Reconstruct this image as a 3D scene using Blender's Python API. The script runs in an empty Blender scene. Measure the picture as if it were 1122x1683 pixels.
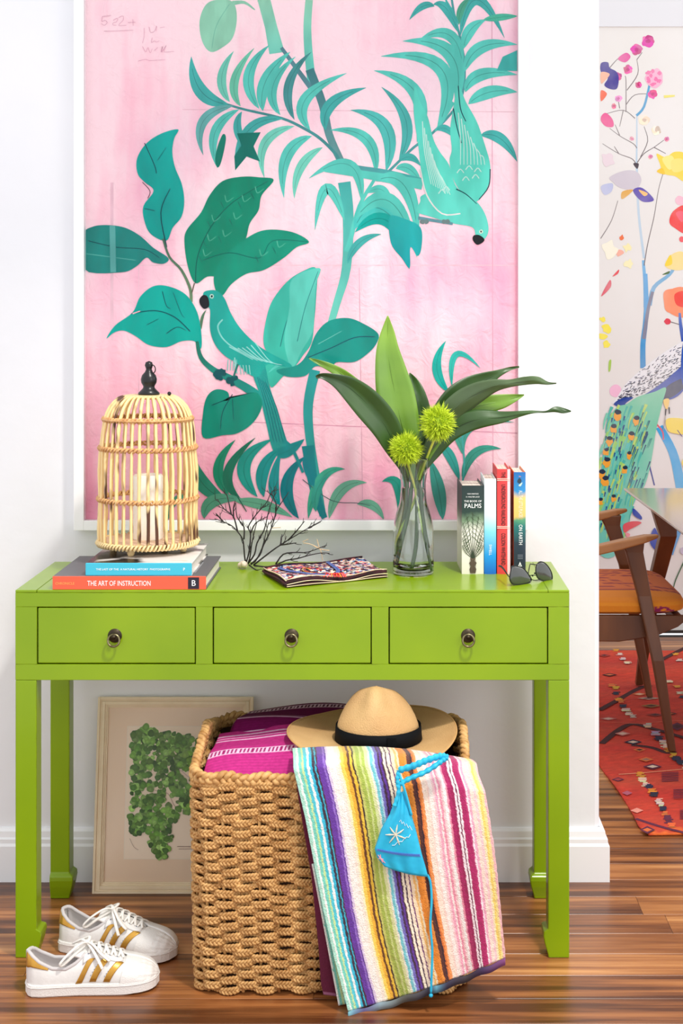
import bpy, math, random
from mathutils import Vector, Matrix, noise
C = bpy.context.collection
SC = bpy.context.scene
PI = math.pi
# ------------------------------------------------------------------ camera
F = 2419.0; CX = 648.0; CY = 520.0; EYE = 1.395
cam_d = bpy.data.cameras.new('camera'); cam = bpy.data.objects.new('camera', cam_d); C.objects.link(cam)
cam.location = (0, 0, EYE); cam.rotation_euler = (PI/2, 0, 0)
cam_d.sensor_width = 36; cam_d.lens = F/1683*36
cam_d.shift_x = -(CX-561)/1683; cam_d.shift_y = -(841.5-CY)/1683
cam_d.clip_start = .05; cam_d.clip_end = 50
SC.camera = cam
# ------------------------------------------------------------------ world, lamps, exposure
w = bpy.data.worlds.new('world'); SC.world = w; w.use_nodes = True
bg = w.node_tree.nodes['Background']; bg.inputs[0].default_value = (.955, .96, 1.0, 1); bg.inputs[1].default_value = 1.08
def area(name, loc, target, size, power, col=(1, 1, 1)):
    d = bpy.data.lights.new(name, 'AREA'); d.shape = 'SQUARE'; d.size = size; d.energy = power; d.color = col
    o = bpy.data.objects.new(name, d); C.objects.link(o); o.location = loc
    o.rotation_euler = (Vector(target)-Vector(loc)).to_track_quat('-Z', 'Y').to_euler()
    return o
kd = bpy.data.lights.new('key_spot', 'SPOT'); kd.energy = 330; kd.spot_size = math.radians(50); kd.spot_blend = .9; kd.shadow_soft_size = .16; kd.color = (1, .96, .9)
ko = bpy.data.objects.new('key_spot', kd); C.objects.link(ko); ko.location = (.75, 1.75, 3.7); ko.rotation_euler = (Vector((-.15, 3.1, .35))-Vector(ko.location)).to_track_quat('-Z', 'Y').to_euler()  # unseen spot for the steep key light, cone narrowed to spare the picture
area('side_fill', (2.6, .2, 1.9), (0, 3.4, .9), 1.8, 22, (1, .99, .97))  # added fill light that brightens the picture; no window on this side
area('dining_fill', (3.4, 4.6, 2.3), (1.0, 5.4, .4), 1.4, 20, (1, .98, .95))  # unseen area light right of the dining room, no window built
SC.view_settings.view_transform = 'Standard'; SC.view_settings.look = 'None'
SC.view_settings.exposure = 0.22; SC.view_settings.gamma = 1; SC.view_settings.use_curve_mapping = False
SC.cycles.use_denoising = True
SC.cycles.max_bounces = 16; SC.cycles.transmission_bounces = 16; SC.cycles.transparent_max_bounces = 16
# ------------------------------------------------------------------ helpers
def W(px, py, Y):
    return Vector(((px-CX)*Y/F, Y, EYE-(py-CY)*Y/F))
def lin(c):
    return tuple(((x/255)/12.92 if x/255 <= .04045 else ((x/255+.055)/1.055)**2.4) for x in c)
def col4(c): return (*lin(c), 1)
def nn(nt, t, **kw):
    n = nt.nodes.new(t)
    for k, v in kw.items(): setattr(n, k, v)
    return n
def mat(name, c=(200, 200, 200), rough=.5, metal=0, c2=None, nscale=8, stretch=(1, 1, 1), bump=0, bscale=60, coat=0,
        attr=None, var=0, spec=None, detail=4, sheen=0, bstretch=None, contrast=(.35, .65), subs=0):
    m = bpy.data.materials.new(name); m.use_nodes = True; nt = m.node_tree; b = nt.nodes['Principled BSDF']
    b.inputs['Roughness'].default_value = rough; b.inputs['Metallic'].default_value = metal
    if coat: b.inputs['Coat Weight'].default_value = coat; b.inputs['Coat Roughness'].default_value = .12
    if spec is not None: b.inputs['Specular IOR Level'].default_value = spec
    if sheen: b.inputs['Sheen Weight'].default_value = sheen
    if subs: b.inputs['Subsurface Weight'].default_value = subs; b.inputs['Subsurface Radius'].default_value = (.01, .008, .005)
    tc = nn(nt, 'ShaderNodeTexCoord'); L = nt.links
    src = None
    if attr:
        a = nn(nt, 'ShaderNodeAttribute', attribute_name=attr); src = a.outputs['Color']
    if c2 is not None or var:
        mp = nn(nt, 'ShaderNodeMapping'); mp.inputs['Scale'].default_value = stretch; L.new(tc.outputs['Object'], mp.inputs[0])
        no = nn(nt, 'ShaderNodeTexNoise'); no.inputs['Scale'].default_value = nscale; no.inputs['Detail'].default_value = detail
        L.new(mp.outputs[0], no.inputs[0])
        r = nn(nt, 'ShaderNodeMapRange'); r.inputs[1].default_value = contrast[0]; r.inputs[2].default_value = contrast[1]
        L.new(no.outputs[0], r.inputs[0])
        mx = nn(nt, 'ShaderNodeMix', data_type='RGBA')
        L.new(r.outputs[0], mx.inputs[0])
        if src:
            mx.blend_type = 'MULTIPLY'; L.new(src, mx.inputs[6]); mx.inputs[7].default_value = (1-var, 1-var, 1-var, 1)
            if c2 is not None: mx.blend_type = 'MIX'; mx.inputs[7].default_value = col4(c2); r.inputs[4].default_value = var
        else:
            mx.inputs[6].default_value = col4(c); mx.inputs[7].default_value = col4(c2)
        src = mx.outputs[2]
    if src: L.new(src, b.inputs['Base Color'])
    else: b.inputs['Base Color'].default_value = col4(c)
    if bump:
        mp = nn(nt, 'ShaderNodeMapping'); mp.inputs['Scale'].default_value = bstretch or stretch; L.new(tc.outputs['Object'], mp.inputs[0])
        no = nn(nt, 'ShaderNodeTexNoise'); no.inputs['Scale'].default_value = bscale; no.inputs['Detail'].default_value = 3
        L.new(mp.outputs[0], no.inputs[0])
        bp = nn(nt, 'ShaderNodeBump'); bp.inputs['Strength'].default_value = min(1, bump); bp.inputs['Distance'].default_value = .002*max(1, bump)
        L.new(no.outputs[0], bp.inputs['Height']); L.new(bp.outputs[0], b.inputs['Normal'])
    return m
class MB:
    def __init__(s): s.v = []; s.f = []; s.mi = []; s.c = []; s.cur = 0; s.col = None; s.uv = None
    def av(s, p): s.v.append(tuple(p)); s.c.append(s.col or (1, 1, 1)); return len(s.v)-1
    def face(s, *i): s.f.append(tuple(i)); s.mi.append(s.cur)
    def box(s, a, b):
        x0, y0, z0 = a; x1, y1, z1 = b
        i = [s.av(p) for p in ((x0,y0,z0),(x1,y0,z0),(x1,y1,z0),(x0,y1,z0),(x0,y0,z1),(x1,y0,z1),(x1,y1,z1),(x0,y1,z1))]
        for q in ((0,3,2,1),(4,5,6,7),(0,1,5,4),(1,2,6,5),(2,3,7,6),(3,0,4,7)): s.face(*[i[k] for k in q])
        return s
    def loft(s, rings, closed=True, caps=True):
        idx = [[s.av(p) for p in r] for r in rings]; n = len(rings[0])
        for a, b in zip(idx, idx[1:]):
            for k in range(n if closed else n-1):
                s.face(a[k], a[(k+1) % n], b[(k+1) % n], b[k])
        if caps and closed: s.face(*idx[0][::-1]); s.face(*idx[-1])
        return s
    def tube(s, pts, r, n=8, closed=False, flat=1, caps=True):
        pts = [Vector(p) for p in pts]; N = len(pts)
        rr = r if isinstance(r, (list, tuple)) else [r]*N
        rings = []; up = None
        for i, p in enumerate(pts):
            if closed: d = pts[(i+1) % N]-pts[i-1]
            else: d = pts[min(i+1, N-1)]-pts[max(i-1, 0)]
            if d.length < 1e-9: d = Vector((0, 0, 1))
            d.normalize()
            if up is None: up = Vector((0, 0, 1)) if abs(d.z) < .9 else Vector((0, 1, 0))
            a = d.cross(up)
            if a.length < 1e-4: a = d.cross(Vector((1, 0, 0)))
            a.normalize(); b = a.cross(d).normalized(); up = b
            rings.append([p+(a*math.cos(2*PI*k/n)+b*math.sin(2*PI*k/n)*flat)*rr[i] for k in range(n)])
        if closed:
            rings.append(rings[0]); s.loft(rings, caps=False)
        else: s.loft(rings, caps=caps)
        return s
    def lathe(s, prof, c=(0, 0, 0), n=32, mod=None):
        rings = []
        for r, z in prof:
            rings.append([(c[0]+max(r, 1e-5)*math.cos(2*PI*k/n), c[1]+max(r, 1e-5)*math.sin(2*PI*k/n), c[2]+z) for k in range(n)])
        if mod: rings = [[mod(Vector(p)) for p in r] for r in rings]
        return s.loft(rings, caps=False)
    def ball(s, c, r, n=12, sz=1):
        m = n//2+1
        return s.lathe([(r*math.sin(PI*k/m), -r*sz*math.cos(PI*k/m)) for k in range(m+1)], c, n)
    def grid(s, fn, nu, nv, closedu=False, colfn=None):
        idx = []
        for j in range(nv+1):
            row = []
            for i in range(nu if closedu else nu+1):
                if colfn: s.col = colfn(i/nu, j/nv)
                row.append(s.av(fn(i/nu, j/nv)))
            idx.append(row)
        m = nu
        for j in range(nv):
            for i in range(m):
                k = (i+1) % nu if closedu else i+1
                s.face(idx[j][i], idx[j][k], idx[j+1][k], idx[j+1][i])
        return s
    def build(s, name, m, parent=None, smooth=False, bevel=0, solid=0, local=False, bseg=2, offset=0, subd=0):
        me = bpy.data.meshes.new(name)
        vs = s.v
        if parent is not None and not local:
            L = parent_loc(parent); vs = [(x-L.x, y-L.y, z-L.z) for x, y, z in vs]
        me.from_pydata(vs, [], s.f); 
        ms = m if isinstance(m, (list, tuple)) else [m]
        for q in ms: me.materials.append(q)
        if len(ms) > 1: me.polygons.foreach_set('material_index', s.mi)
        if any(c != (1, 1, 1) for c in s.c):
            a = me.color_attributes.new('Col', 'FLOAT_COLOR', 'POINT')
            flat = []
            for c in s.c: flat += [c[0], c[1], c[2], 1]
            a.data.foreach_set('color', flat)
        if smooth: me.polygons.foreach_set('use_smooth', [True]*len(me.polygons))
        me.update()
        o = bpy.data.objects.new(name, me); C.objects.link(o)
        if parent is not None: o.parent = parent
        if subd:
            md = o.modifiers.new('s', 'SUBSURF'); md.levels = subd; md.render_levels = subd
        if solid:
            md = o.modifiers.new('t', 'SOLIDIFY'); md.thickness = solid; md.offset = offset
        if bevel:
            md = o.modifiers.new('b', 'BEVEL'); md.width = bevel; md.segments = bseg; md.limit_method = 'ANGLE'; md.angle_limit = .6
            if hasattr(md, 'harden_normals'): md.harden_normals = False
        return o
def parent_loc(p):
    L = Vector((0, 0, 0))
    while p is not None:
        L = L+p.location; p = p.parent
    return L
def thing(name, label, cat, loc=(0, 0, 0), rot=(0, 0, 0), group=None):
    o = bpy.data.objects.new(name, None); C.objects.link(o); o.location = loc; o.rotation_euler = rot; o.empty_display_size = .05
    o['label'] = label; o['category'] = cat
    if group: o['group'] = group
    return o
def tag(o, label, cat, group=None):
    o['label'] = label; o['category'] = cat
    if group: o['group'] = group
    return o
def stuff(o): o['kind'] = 'stuff'; return o
def struct(name, mb, m, **k):
    o = mb.build(name, m, **k); o['kind'] = 'structure'; return o
def cr(pts, closed=True, sub=5):
    pts = [tuple(p) for p in pts]; n = len(pts); out = []
    D = len(pts[0])
    rng = range(n) if closed else range(n-1)
    for i in rng:
        if closed: a, b, c, d = pts[i-1], pts[i], pts[(i+1) % n], pts[(i+2) % n]
        else: a, b, c, d = pts[max(i-1, 0)], pts[i], pts[i+1], pts[min(i+2, n-1)]
        for k in range(sub):
            t = k/sub
            out.append(tuple(.5*((2*b[q])+(-a[q]+c[q])*t+(2*a[q]-5*b[q]+4*c[q]-d[q])*t*t+(-a[q]+3*b[q]-3*c[q]+d[q])*t**3) for q in range(D)))
    if not closed: out.append(pts[-1])
    return out
class Paint:
    """flat painted shapes on a picture surface: polygons stacked a few hundredths of a millimetre apart"""
    def __init__(s, mapf, nrm, eps=.000007, start=.0002, clip=None):
        s.mb = MB(); s.map = mapf; s.n = Vector(nrm); s.k = 0; s.eps = eps; s.start = start; s.o = (0, 0); s.sc = 1; s.lw = 1; s.clip = clip; s.rnd = random.Random(5)
    def frame(s, ox, oy, sc): s.o = (ox, oy); s.sc = sc
    def _p(s, p):
        x, y = s.o[0]+p[0]/s.sc, s.o[1]+p[1]/s.sc
        if s.clip: x = min(max(x, s.clip[0]), s.clip[2]); y = min(max(y, s.clip[1]), s.clip[3])
        return x, y
    def poly(s, pts, c, smooth=True, c2=None):
        if smooth: pts = cr(pts)
        s.k += 1; off = s.n*(s.start+s.k*s.eps)
        ps = [s._p(p) for p in pts]
        ys = [p[1] for p in ps]; y0, y1 = min(ys), max(ys)+1e-6
        ids = []
        for p in ps:
            cc = c
            if c2: t = (p[1]-y0)/(y1-y0); cc = tuple(c[i]*(1-t)+c2[i]*t for i in range(3))
            s.mb.col = lin(cc); ids.append(s.mb.av(s.map(*p)+off))
        s.mb.face(*ids)
    def strip(s, mid, wid, c, c2=None):
        s.k += 1; off = s.n*(s.start+s.k*s.eps); prev = None; n = len(mid)
        for i, p in enumerate(mid):
            a = mid[max(i-1, 0)]; b = mid[min(i+1, n-1)]
            dx, dy = b[0]-a[0], b[1]-a[1]; l = math.hypot(dx, dy) or 1
            nx, ny = -dy/l*wid[i]/2, dx/l*wid[i]/2
            t = i/max(n-1, 1); cc = c if not c2 else tuple(c[q]*(1-t)+c2[q]*t for q in range(3))
            s.mb.col = lin(cc)
            cur = (s.mb.av(s.map(*s._p((p[0]+nx, p[1]+ny)))+off), s.mb.av(s.map(*s._p((p[0]-nx, p[1]-ny)))+off))
            if prev: s.mb.face(prev[0], prev[1], cur[1], cur[0])
            prev = cur
    def leaf(s, a, m, b, w_, c, c2=None, vein=True):
        n = 14; mid = []; wid = []; w_ = w_*s.lw
        for i in range(n+1):
            t = i/n
            mid.append(tuple((1-t)**2*a[q]+2*t*(1-t)*(2*m[q]-.5*a[q]-.5*b[q])+t*t*b[q] for q in (0, 1)))
            wid.append(w_*max(.03, math.sin(PI*min(1, t**.85))**.8))
        s.strip(mid, wid, c, c2)
        if vein: s.strip(mid[1:-2], [w_*.05]*(len(mid)-3), tuple(x*.78 for x in c))
    def line(s, pts, w0, w1, c, c2=None):
        p = cr(pts, False, 4); n = len(p)
        s.strip(p, [w0+(w1-w0)*i/(n-1) for i in range(n)], c, c2)
    def dot(s, x, y, r, c, ry=None, n=10, wob=.12):
        ry = ry or r
        s.poly([(x+math.cos(2*PI*k/n)*r*(1+s.rnd.uniform(-wob, wob)), y+math.sin(2*PI*k/n)*ry*(1+s.rnd.uniform(-wob, wob))) for k in range(n)], c)
    def blot(s, x, y, r, c, wob=.3):
        '''a wet watercolour blot: a soft edged blossom of overlapping petals'''
        n = 5; a0 = s.rnd.uniform(0, 6)
        for k in range(n):
            a = a0+2*PI*k/n; f = s.rnd.uniform(.82, 1.1); cc = tuple(min(255, v*f+(255-v)*s.rnd.uniform(0, .35)) for v in c)
            s.dot(x+math.cos(a)*r*.42, y+math.sin(a)*r*.42, r*s.rnd.uniform(.5, .68), cc, wob=wob*.6)
        s.dot(x, y, r*.35, tuple(v*.86 for v in c), wob=wob)
    def done(s, name, m, parent, local=False): 
        o = s.mb.build(name, m, parent, local=local); return o
def text(s, size, loc, rot, m, parent, name='lettering', align='CENTER', sx=1, font_sp=1, ext=.00015, local=False):
    cu = bpy.data.curves.new('t', 'FONT'); cu.body = s; cu.size = size; cu.align_x = align; cu.align_y = 'CENTER'; cu.extrude = ext; cu.space_character = font_sp
    cu.resolution_u = 3
    o = bpy.data.objects.new('t', cu); C.objects.link(o)
    dg = bpy.context.evaluated_depsgraph_get(); me = bpy.data.meshes.new_from_object(o.evaluated_get(dg))
    bpy.data.objects.remove(o); me.materials.clear(); me.materials.append(m); me.name = name
    ob = bpy.data.objects.new(name, me); C.objects.link(ob)
    ob.parent = parent
    ob.location = Vector(loc) if (local or parent is None) else Vector(loc)-parent_loc(parent); ob.rotation_euler = rot; ob.scale = (sx, 1, 1)
    return ob
def smoothstep(t): t = max(0, min(1, t)); return t*t*(3-2*t)
def interp(tab, x):
    if x <= tab[0][0]: return tab[0][1]
    for (a, va), (b, vb) in zip(tab, tab[1:]):
        if x <= b:
            t = (x-a)/(b-a) if b > a else 0
            return va*(1-t)+vb*t if not isinstance(va, (tuple, list)) else tuple(va[i]*(1-t)+vb[i]*t for i in range(len(va)))
    return tab[-1][1]

# ------------------------------------------------------------------ materials
def wear_paint(name, c, c2, wear):
    m = mat(name, c, rough=.3, c2=c2, nscale=3, coat=.15, spec=.35, bump=.12, bscale=14)
    nt = m.node_tree; b = nt.nodes['Principled BSDF']; L = nt.links
    old = b.inputs['Base Color'].links[0].from_socket
    bv = nn(nt, 'ShaderNodeBevel', samples=4); bv.inputs[0].default_value = .0022
    ge = nn(nt, 'ShaderNodeNewGeometry'); dt = nn(nt, 'ShaderNodeVectorMath', operation='DOT_PRODUCT')
    L.new(bv.outputs[0], dt.inputs[0]); L.new(ge.outputs['Normal'], dt.inputs[1])
    r1 = nn(nt, 'ShaderNodeMapRange'); r1.inputs[1].default_value = .97; r1.inputs[2].default_value = .86; L.new(dt.outputs['Value'], r1.inputs[0])
    tc = nn(nt, 'ShaderNodeTexCoord'); no = nn(nt, 'ShaderNodeTexNoise'); no.inputs['Scale'].default_value = 22; L.new(tc.outputs['Object'], no.inputs[0])
    r2 = nn(nt, 'ShaderNodeMapRange'); r2.inputs[1].default_value = .45; r2.inputs[2].default_value = .62; L.new(no.outputs[0], r2.inputs[0])
    mu = nn(nt, 'ShaderNodeMath', operation='MULTIPLY'); L.new(r1.outputs[0], mu.inputs[0]); L.new(r2.outputs[0], mu.inputs[1])
    mx = nn(nt, 'ShaderNodeMix', data_type='RGBA'); L.new(mu.outputs[0], mx.inputs[0]); L.new(old, mx.inputs[6]); mx.inputs[7].default_value = col4(wear)
    L.new(mx.outputs[2], b.inputs['Base Color'])
    return m
M = {}
M['wall'] = mat('white_plaster', (240, 240, 242), .7, c2=(234, 235, 238), nscale=2, bump=.9, bscale=16)
M['trimw'] = mat('white_trim_paint', (244, 244, 245), .35)
M['mural'] = mat('mural_ground', (230, 226, 220), .85, c2=(234, 231, 227), nscale=2)
M['frieze'] = mat('pale_grey_paint', (226, 226, 228), .8)
M['green'] = wear_paint('lime_lacquer', (136, 166, 0), (124, 156, 0), (64, 50, 20))
M['dark'] = mat('dark_gap', (14, 14, 8), .8)
M['bronze'] = mat('dark_bronze', (52, 44, 36), .45, .8, c2=(80, 70, 50), nscale=60)
M['ring'] = mat('aged_brass', (150, 140, 105), .3, .9, c2=(95, 85, 60), nscale=80)
M['white_frame'] = mat('white_lacquer', (250, 250, 250), .3)
M['paint'] = mat('gouache', attr='Col', rough=.85, var=.22, nscale=30, stretch=(1, 1, .35), detail=7, spec=.15)
M['mpaint'] = mat('watercolour', attr='Col', rough=.85, c2=(242, 238, 232), var=.22, nscale=5, detail=5, contrast=(.4, .7))
M['black'] = mat('black_gloss', (14, 14, 16), .3)
M['pencil'] = mat('pencil', (190, 130, 150), .9)
M['ink_white'] = mat('white_ink', (250, 250, 248), .6)
M['ink_black'] = mat('black_ink', (30, 22, 22), .6)
M['col'] = mat('vertex_coloured', attr='Col', rough=.6)
def glass_pane():
    m = bpy.data.materials.new('picture_glass'); m.use_nodes = True; nt = m.node_tree; nt.nodes.clear()
    o = nn(nt, 'ShaderNodeOutputMaterial'); t = nn(nt, 'ShaderNodeBsdfTransparent'); g = nn(nt, 'ShaderNodeBsdfGlossy'); g.inputs['Roughness'].default_value = .02
    f = nn(nt, 'ShaderNodeFresnel'); f.inputs[0].default_value = 1.18; x = nn(nt, 'ShaderNodeMixShader')
    nt.links.new(f.outputs[0], x.inputs[0]); nt.links.new(t.outputs[0], x.inputs[1]); nt.links.new(g.outputs[0], x.inputs[2]); nt.links.new(x.outputs[0], o.inputs[0])
    return m
M['pane'] = glass_pane()
def glass(name, c=(1, 1, 1), ior=1.45, rough=0):
    m = bpy.data.materials.new(name); m.use_nodes = True; b = m.node_tree.nodes['Principled BSDF']
    b.inputs['Base Color'].default_value = (*c, 1); b.inputs['Transmission Weight'].default_value = 1; b.inputs['IOR'].default_value = ior; b.inputs['Roughness'].default_value = rough
    return m
M['glass'] = glass('clear_glass', (.97, .99, .98)); M['water'] = glass('water', (.97, 1, .98), 1.33)
M['lens'] = mat('smoked_lens', (60, 62, 60), .12, .0, coat=1)
M['metal'] = mat('gunmetal_wire', (60, 60, 60), .3, 1)
M['pages'] = mat('book_pages', (240, 234, 222), .8, c2=(214, 205, 190), nscale=2, stretch=(1, 1, 400), contrast=(.3, .7))
M['pagesv'] = mat('upright_book_pages', (238, 226, 210), .8, c2=(206, 190, 175), nscale=2, stretch=(400, 1, 1), contrast=(.3, .7))
# ================================================================== the setting
def plank_mat():
    m = bpy.data.materials.new('bamboo_floor'); m.use_nodes = True; nt = m.node_tree; L = nt.links; b = nt.nodes['Principled BSDF']
    ge = nn(nt, 'ShaderNodeNewGeometry'); oi = nn(nt, 'ShaderNodeObjectInfo')
    ad = nn(nt, 'ShaderNodeVectorMath', operation='ADD'); mu = nn(nt, 'ShaderNodeMath', operation='MULTIPLY'); mu.inputs[1].default_value = 37
    L.new(oi.outputs['Random'], mu.inputs[0]); L.new(ge.outputs['Position'], ad.inputs[0]); L.new(mu.outputs[0], ad.inputs[1])
    def nz(sc, st, det=5):
        mp = nn(nt, 'ShaderNodeMapping'); mp.inputs['Scale'].default_value = st; L.new(ad.outputs[0], mp.inputs[0])
        no = nn(nt, 'ShaderNodeTexNoise'); no.inputs['Scale'].default_value = sc; no.inputs['Detail'].default_value = det; L.new(mp.outputs[0], no.inputs[0]); return no
    n1 = nz(1, (1.6, 34, 1)); n2 = nz(1, (5, 150, 1), 3); n3 = nz(1, (1.1, 9, 1), 2)
    cr_ = nn(nt, 'ShaderNodeValToRGB'); e = cr_.color_ramp.elements
    e[0].position = .28; e[0].color = col4((84, 44, 20)); e[1].position = .75; e[1].color = col4((206, 146, 90))
    x = e.new(.42); x.color = col4((134, 80, 42)); x = e.new(.56); x.color = col4((166, 106, 58))
    a1 = nn(nt, 'ShaderNodeMath', operation='MULTIPLY_ADD'); L.new(n2.outputs[0], a1.inputs[0]); a1.inputs[1].default_value = .25; L.new(n1.outputs[0], a1.inputs[2])
    a2 = nn(nt, 'ShaderNodeMath', operation='MULTIPLY_ADD'); L.new(n3.outputs[0], a2.inputs[0]); a2.inputs[1].default_value = .5; L.new(a1.outputs[0], a2.inputs[2])
    a3 = nn(nt, 'ShaderNodeMath', operation='MULTIPLY_ADD'); L.new(oi.outputs['Random'], a3.inputs[0]); a3.inputs[1].default_value = .2; L.new(a2.outputs[0], a3.inputs[2])
    a4 = nn(nt, 'ShaderNodeMath', operation='SUBTRACT'); L.new(a3.outputs[0], a4.inputs[0]); a4.inputs[1].default_value = .50
    L.new(a4.outputs[0], cr_.inputs[0]); L.new(cr_.outputs[0], b.inputs['Base Color'])
    b.inputs['Roughness'].default_value = .3
    bp = nn(nt, 'ShaderNodeBump'); bp.inputs['Strength'].default_value = .15; bp.inputs['Distance'].default_value = .001; L.new(n2.outputs[0], bp.inputs['Height']); L.new(bp.outputs[0], b.inputs['Normal'])
    return m
M['plank'] = plank_mat()
floor = struct('floor', MB().box((-2.6, 1.4, -.06), (4.2, 6.5, -.012)), M['dark'])
rnd = random.Random(11)
pw = .106; plank_cache = {}
for j in range(48):
    y0 = 1.42+j*pw
    if y0+pw > 6.5: break
    x = -2.6+rnd.uniform(-1.3, 0)
    while x < 4.2:
        Lk = 1.84; xa, xb = max(x, -2.6), min(x+Lk, 4.2)
        if xb-xa > .05:
            key = round(xb-xa, 2)
            if key not in plank_cache:
                k = MB().box((0, 0, -.012), (xb-xa-.0006, pw-.0008, 0)); o = k.build('floorboard', M['plank'], floor, bevel=.0006, bseg=1, local=True); plank_cache[key] = o
            else:
                o = plank_cache[key].copy(); C.objects.link(o)
            o.location = (xa, y0, 0)
        x += Lk
# near wall, ending at the opening on the right
WX = .5085; WY = 3.65
wb = MB()
wb.loft([[(-2.6, WY, z), (WX-.012, WY, z), (WX-.003, WY+.003, z), (WX, WY+.012, z), (WX, WY+.13, z), (-2.6, WY+.13, z)] for z in (0, 2.95)])
struct('wall_front', wb, M['wall'])
prof = [(.0, 0), (.022, 0), (.022, .088), (.018, .094), (.018, .104), (.014, .108), (.012, .122), (.006, .128), (0, .129)]
bb = MB()
rings = []
for (x, y, sx, sy) in ((-2.6, WY, 0, -1), (WX, WY, 1, -1), (WX, WY+.13, 1, 1), (-2.6, WY+.13, 0, 1)):
    rings.append([(x+sx*d, y+sy*d, z) for d, z in prof])
bb.loft(rings, caps=True)
struct('baseboard_front', bb, M['trimw'])
struct('wall_back', MB().box((-1.5, 6.49, 0), (4.2, 6.6, 2.95)), M['mural'])
struct('baseboard_back', MB().box((-1.5, 6.48, 0), (4.2, 6.49, .012)), mat('dark_floor_trim', (60, 48, 42), .5))
struct('trim_1', MB().box((-1.5, 6.484, 2.672), (4.2, 6.495, 2.95)), M['frieze'])

# ================================================================== mural painting on the dining room wall
MY = 6.49
P = Paint(lambda x, y: W(x, y, MY), (0, -1, 0), eps=.000005)
mg, mg2, blu, sky, vio = (222, 50, 150), (236, 110, 180), (40, 60, 150), (120, 185, 225), (60, 30, 140)
grey = (120, 110, 112)
P.frame(960, 0, 3.367)
for pts, a, b in (([(288, 930), (290, 780), (290, 640)], 10, 7), ([(290, 930), (300, 1180), (330, 1430)], 12, 14)): P.line(pts, a, b, (190, 210, 225))
P.line([(325, 1440), (335, 1560), (340, 1700)], 14, 26, (130, 185, 225))
for pts in ([(290, 920), (265, 880), (190, 850), (100, 795)], [(292, 900), (330, 850), (385, 815), (440, 775)], [(310, 870), (350, 780), (330, 700)], [(290, 820), (270, 795), (200, 755), (140, 710)],
            [(230, 620), (230, 450), (225, 420)], [(235, 500), (295, 410), (290, 330)], [(230, 580), (280, 525), (370, 520)], [(280, 655), (215, 610), (120, 630)], [(195, 600), (185, 540)], [(215, 610), (195, 700)],
            [(290, 330), (320, 290)], [(385, 815), (450, 850)], [(190, 850), (165, 810)], [(195, 750), (170, 690)], [(330, 1470), (350, 1350), (385, 1200), (410, 1050), (435, 960)],
            [(140, 375), (180, 330), (215, 305)], [(90, 1320), (150, 1220), (185, 1110)]):
    P.line(pts, 5, 3, grey)
P.line([(288, 640), (330, 590), (360, 470)], 14, 12, (80, 160, 205))
P.line([(360, 1690), (385, 1590), (470, 1520), (510, 1460)], 26, 14, (130, 180, 215))
P.poly([(270, 905), (300, 905), (292, 935)], (70, 60, 70))
for x, y, r, c in ((352, 228, 34, mg), (288, 275, 30, mg), (242, 385, 26, (226, 60, 150)), (300, 470, 20, (225, 50, 130)), (378, 520, 26, (226, 60, 140)), (188, 545, 20, mg2), (163, 587, 14, (225, 80, 130)),
                   (180, 425, 26, (220, 30, 140)), (262, 767, 12, (240, 150, 170)), (455, 770, 14, (230, 120, 160)), (365, 868, 13, (240, 140, 170)), (330, 665, 32, (250, 222, 200)), (398, 720, 26, (248, 225, 205))):
    P.blot(x, y, r, c)
P.poly([(185, 325), (230, 292), (255, 315), (225, 345)], mg)
P.dot(385, 430, 48, (244, 180, 205), wob=.3); 
for k in range(14): P.dot(385+P.rnd.uniform(-38, 38), 430+P.rnd.uniform(-38, 38), 10, (236, 120, 170), wob=.4)
P.poly([(92, 350), (130, 345), (140, 375), (175, 395), (190, 430), (180, 490), (140, 492), (110, 470), (130, 430), (92, 400)], (38, 20, 140)); P.poly([(92, 400), (140, 410), (110, 450), (92, 460)], (240, 180, 150))
P.poly([(92, 500), (125, 520), (92, 560)], (240, 100, 60)); P.poly([(95, 640), (120, 625), (155, 660), (160, 700), (120, 700), (92, 670)], (232, 60, 140))
P.line([(440, 535), (500, 530)], 16, 10, (236, 226, 120))
P.poly([(400, 850), (450, 870), (500, 840), (560, 860), (560, 1000), (500, 975), (440, 960), (415, 900)], (248, 216, 90)); P.poly([(430, 880), (480, 860), (500, 900), (470, 940)], (250, 232, 140)); P.poly([(400, 950), (430, 930), (445, 965)], (246, 200, 60)); P.poly([(480, 890), (540, 880), (545, 940), (490, 950)], (250, 226, 130))
P.poly([(140, 980), (220, 945), (290, 950), (315, 1000), (280, 1050), (200, 1040), (160, 1010)], (208, 200, 208))
P.poly([(210, 1060), (270, 1050), (230, 1090), (205, 1100)], (225, 170, 80)); P.poly([(270, 1050), (320, 1040), (385, 1105), (330, 1118), (290, 1090)], (90, 70, 170)); P.poly([(300, 1050), (350, 1070), (330, 1085)], (244, 190, 110))
P.poly([(92, 1030), (155, 1015), (150, 1060), (110, 1078)], (190, 195, 225)); P.dot(130, 880, 36, (232, 214, 220), wob=.3)
P.dot(530, 1110, 26, (244, 190, 205)); P.poly([(560, 1140), (490, 1170), (470, 1230), (500, 1262), (560, 1285)], (236, 60, 60)); P.poly([(505, 1180), (545, 1170), (540, 1230)], (240, 90, 110))
P.dot(540, 1325, 16, (238, 80, 90)); P.poly([(445, 1470), (480, 1410), (545, 1395), (560, 1480), (500, 1495)], (248, 222, 150)); P.poly([(445, 1470), (475, 1410), (485, 1460)], (248, 214, 70)); P.poly([(430, 1520), (470, 1500), (465, 1515)], (80, 110, 60))
for x, y, r, c in ((205, 1315, 13, (238, 110, 50)), (190, 1400, 22, (244, 180, 160)), (235, 1370, 22, (246, 236, 180)), (245, 1460, 24, (246, 238, 190)), (140, 1380, 40, (246, 242, 220))): P.dot(x, y, r, c, wob=.4)
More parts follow.
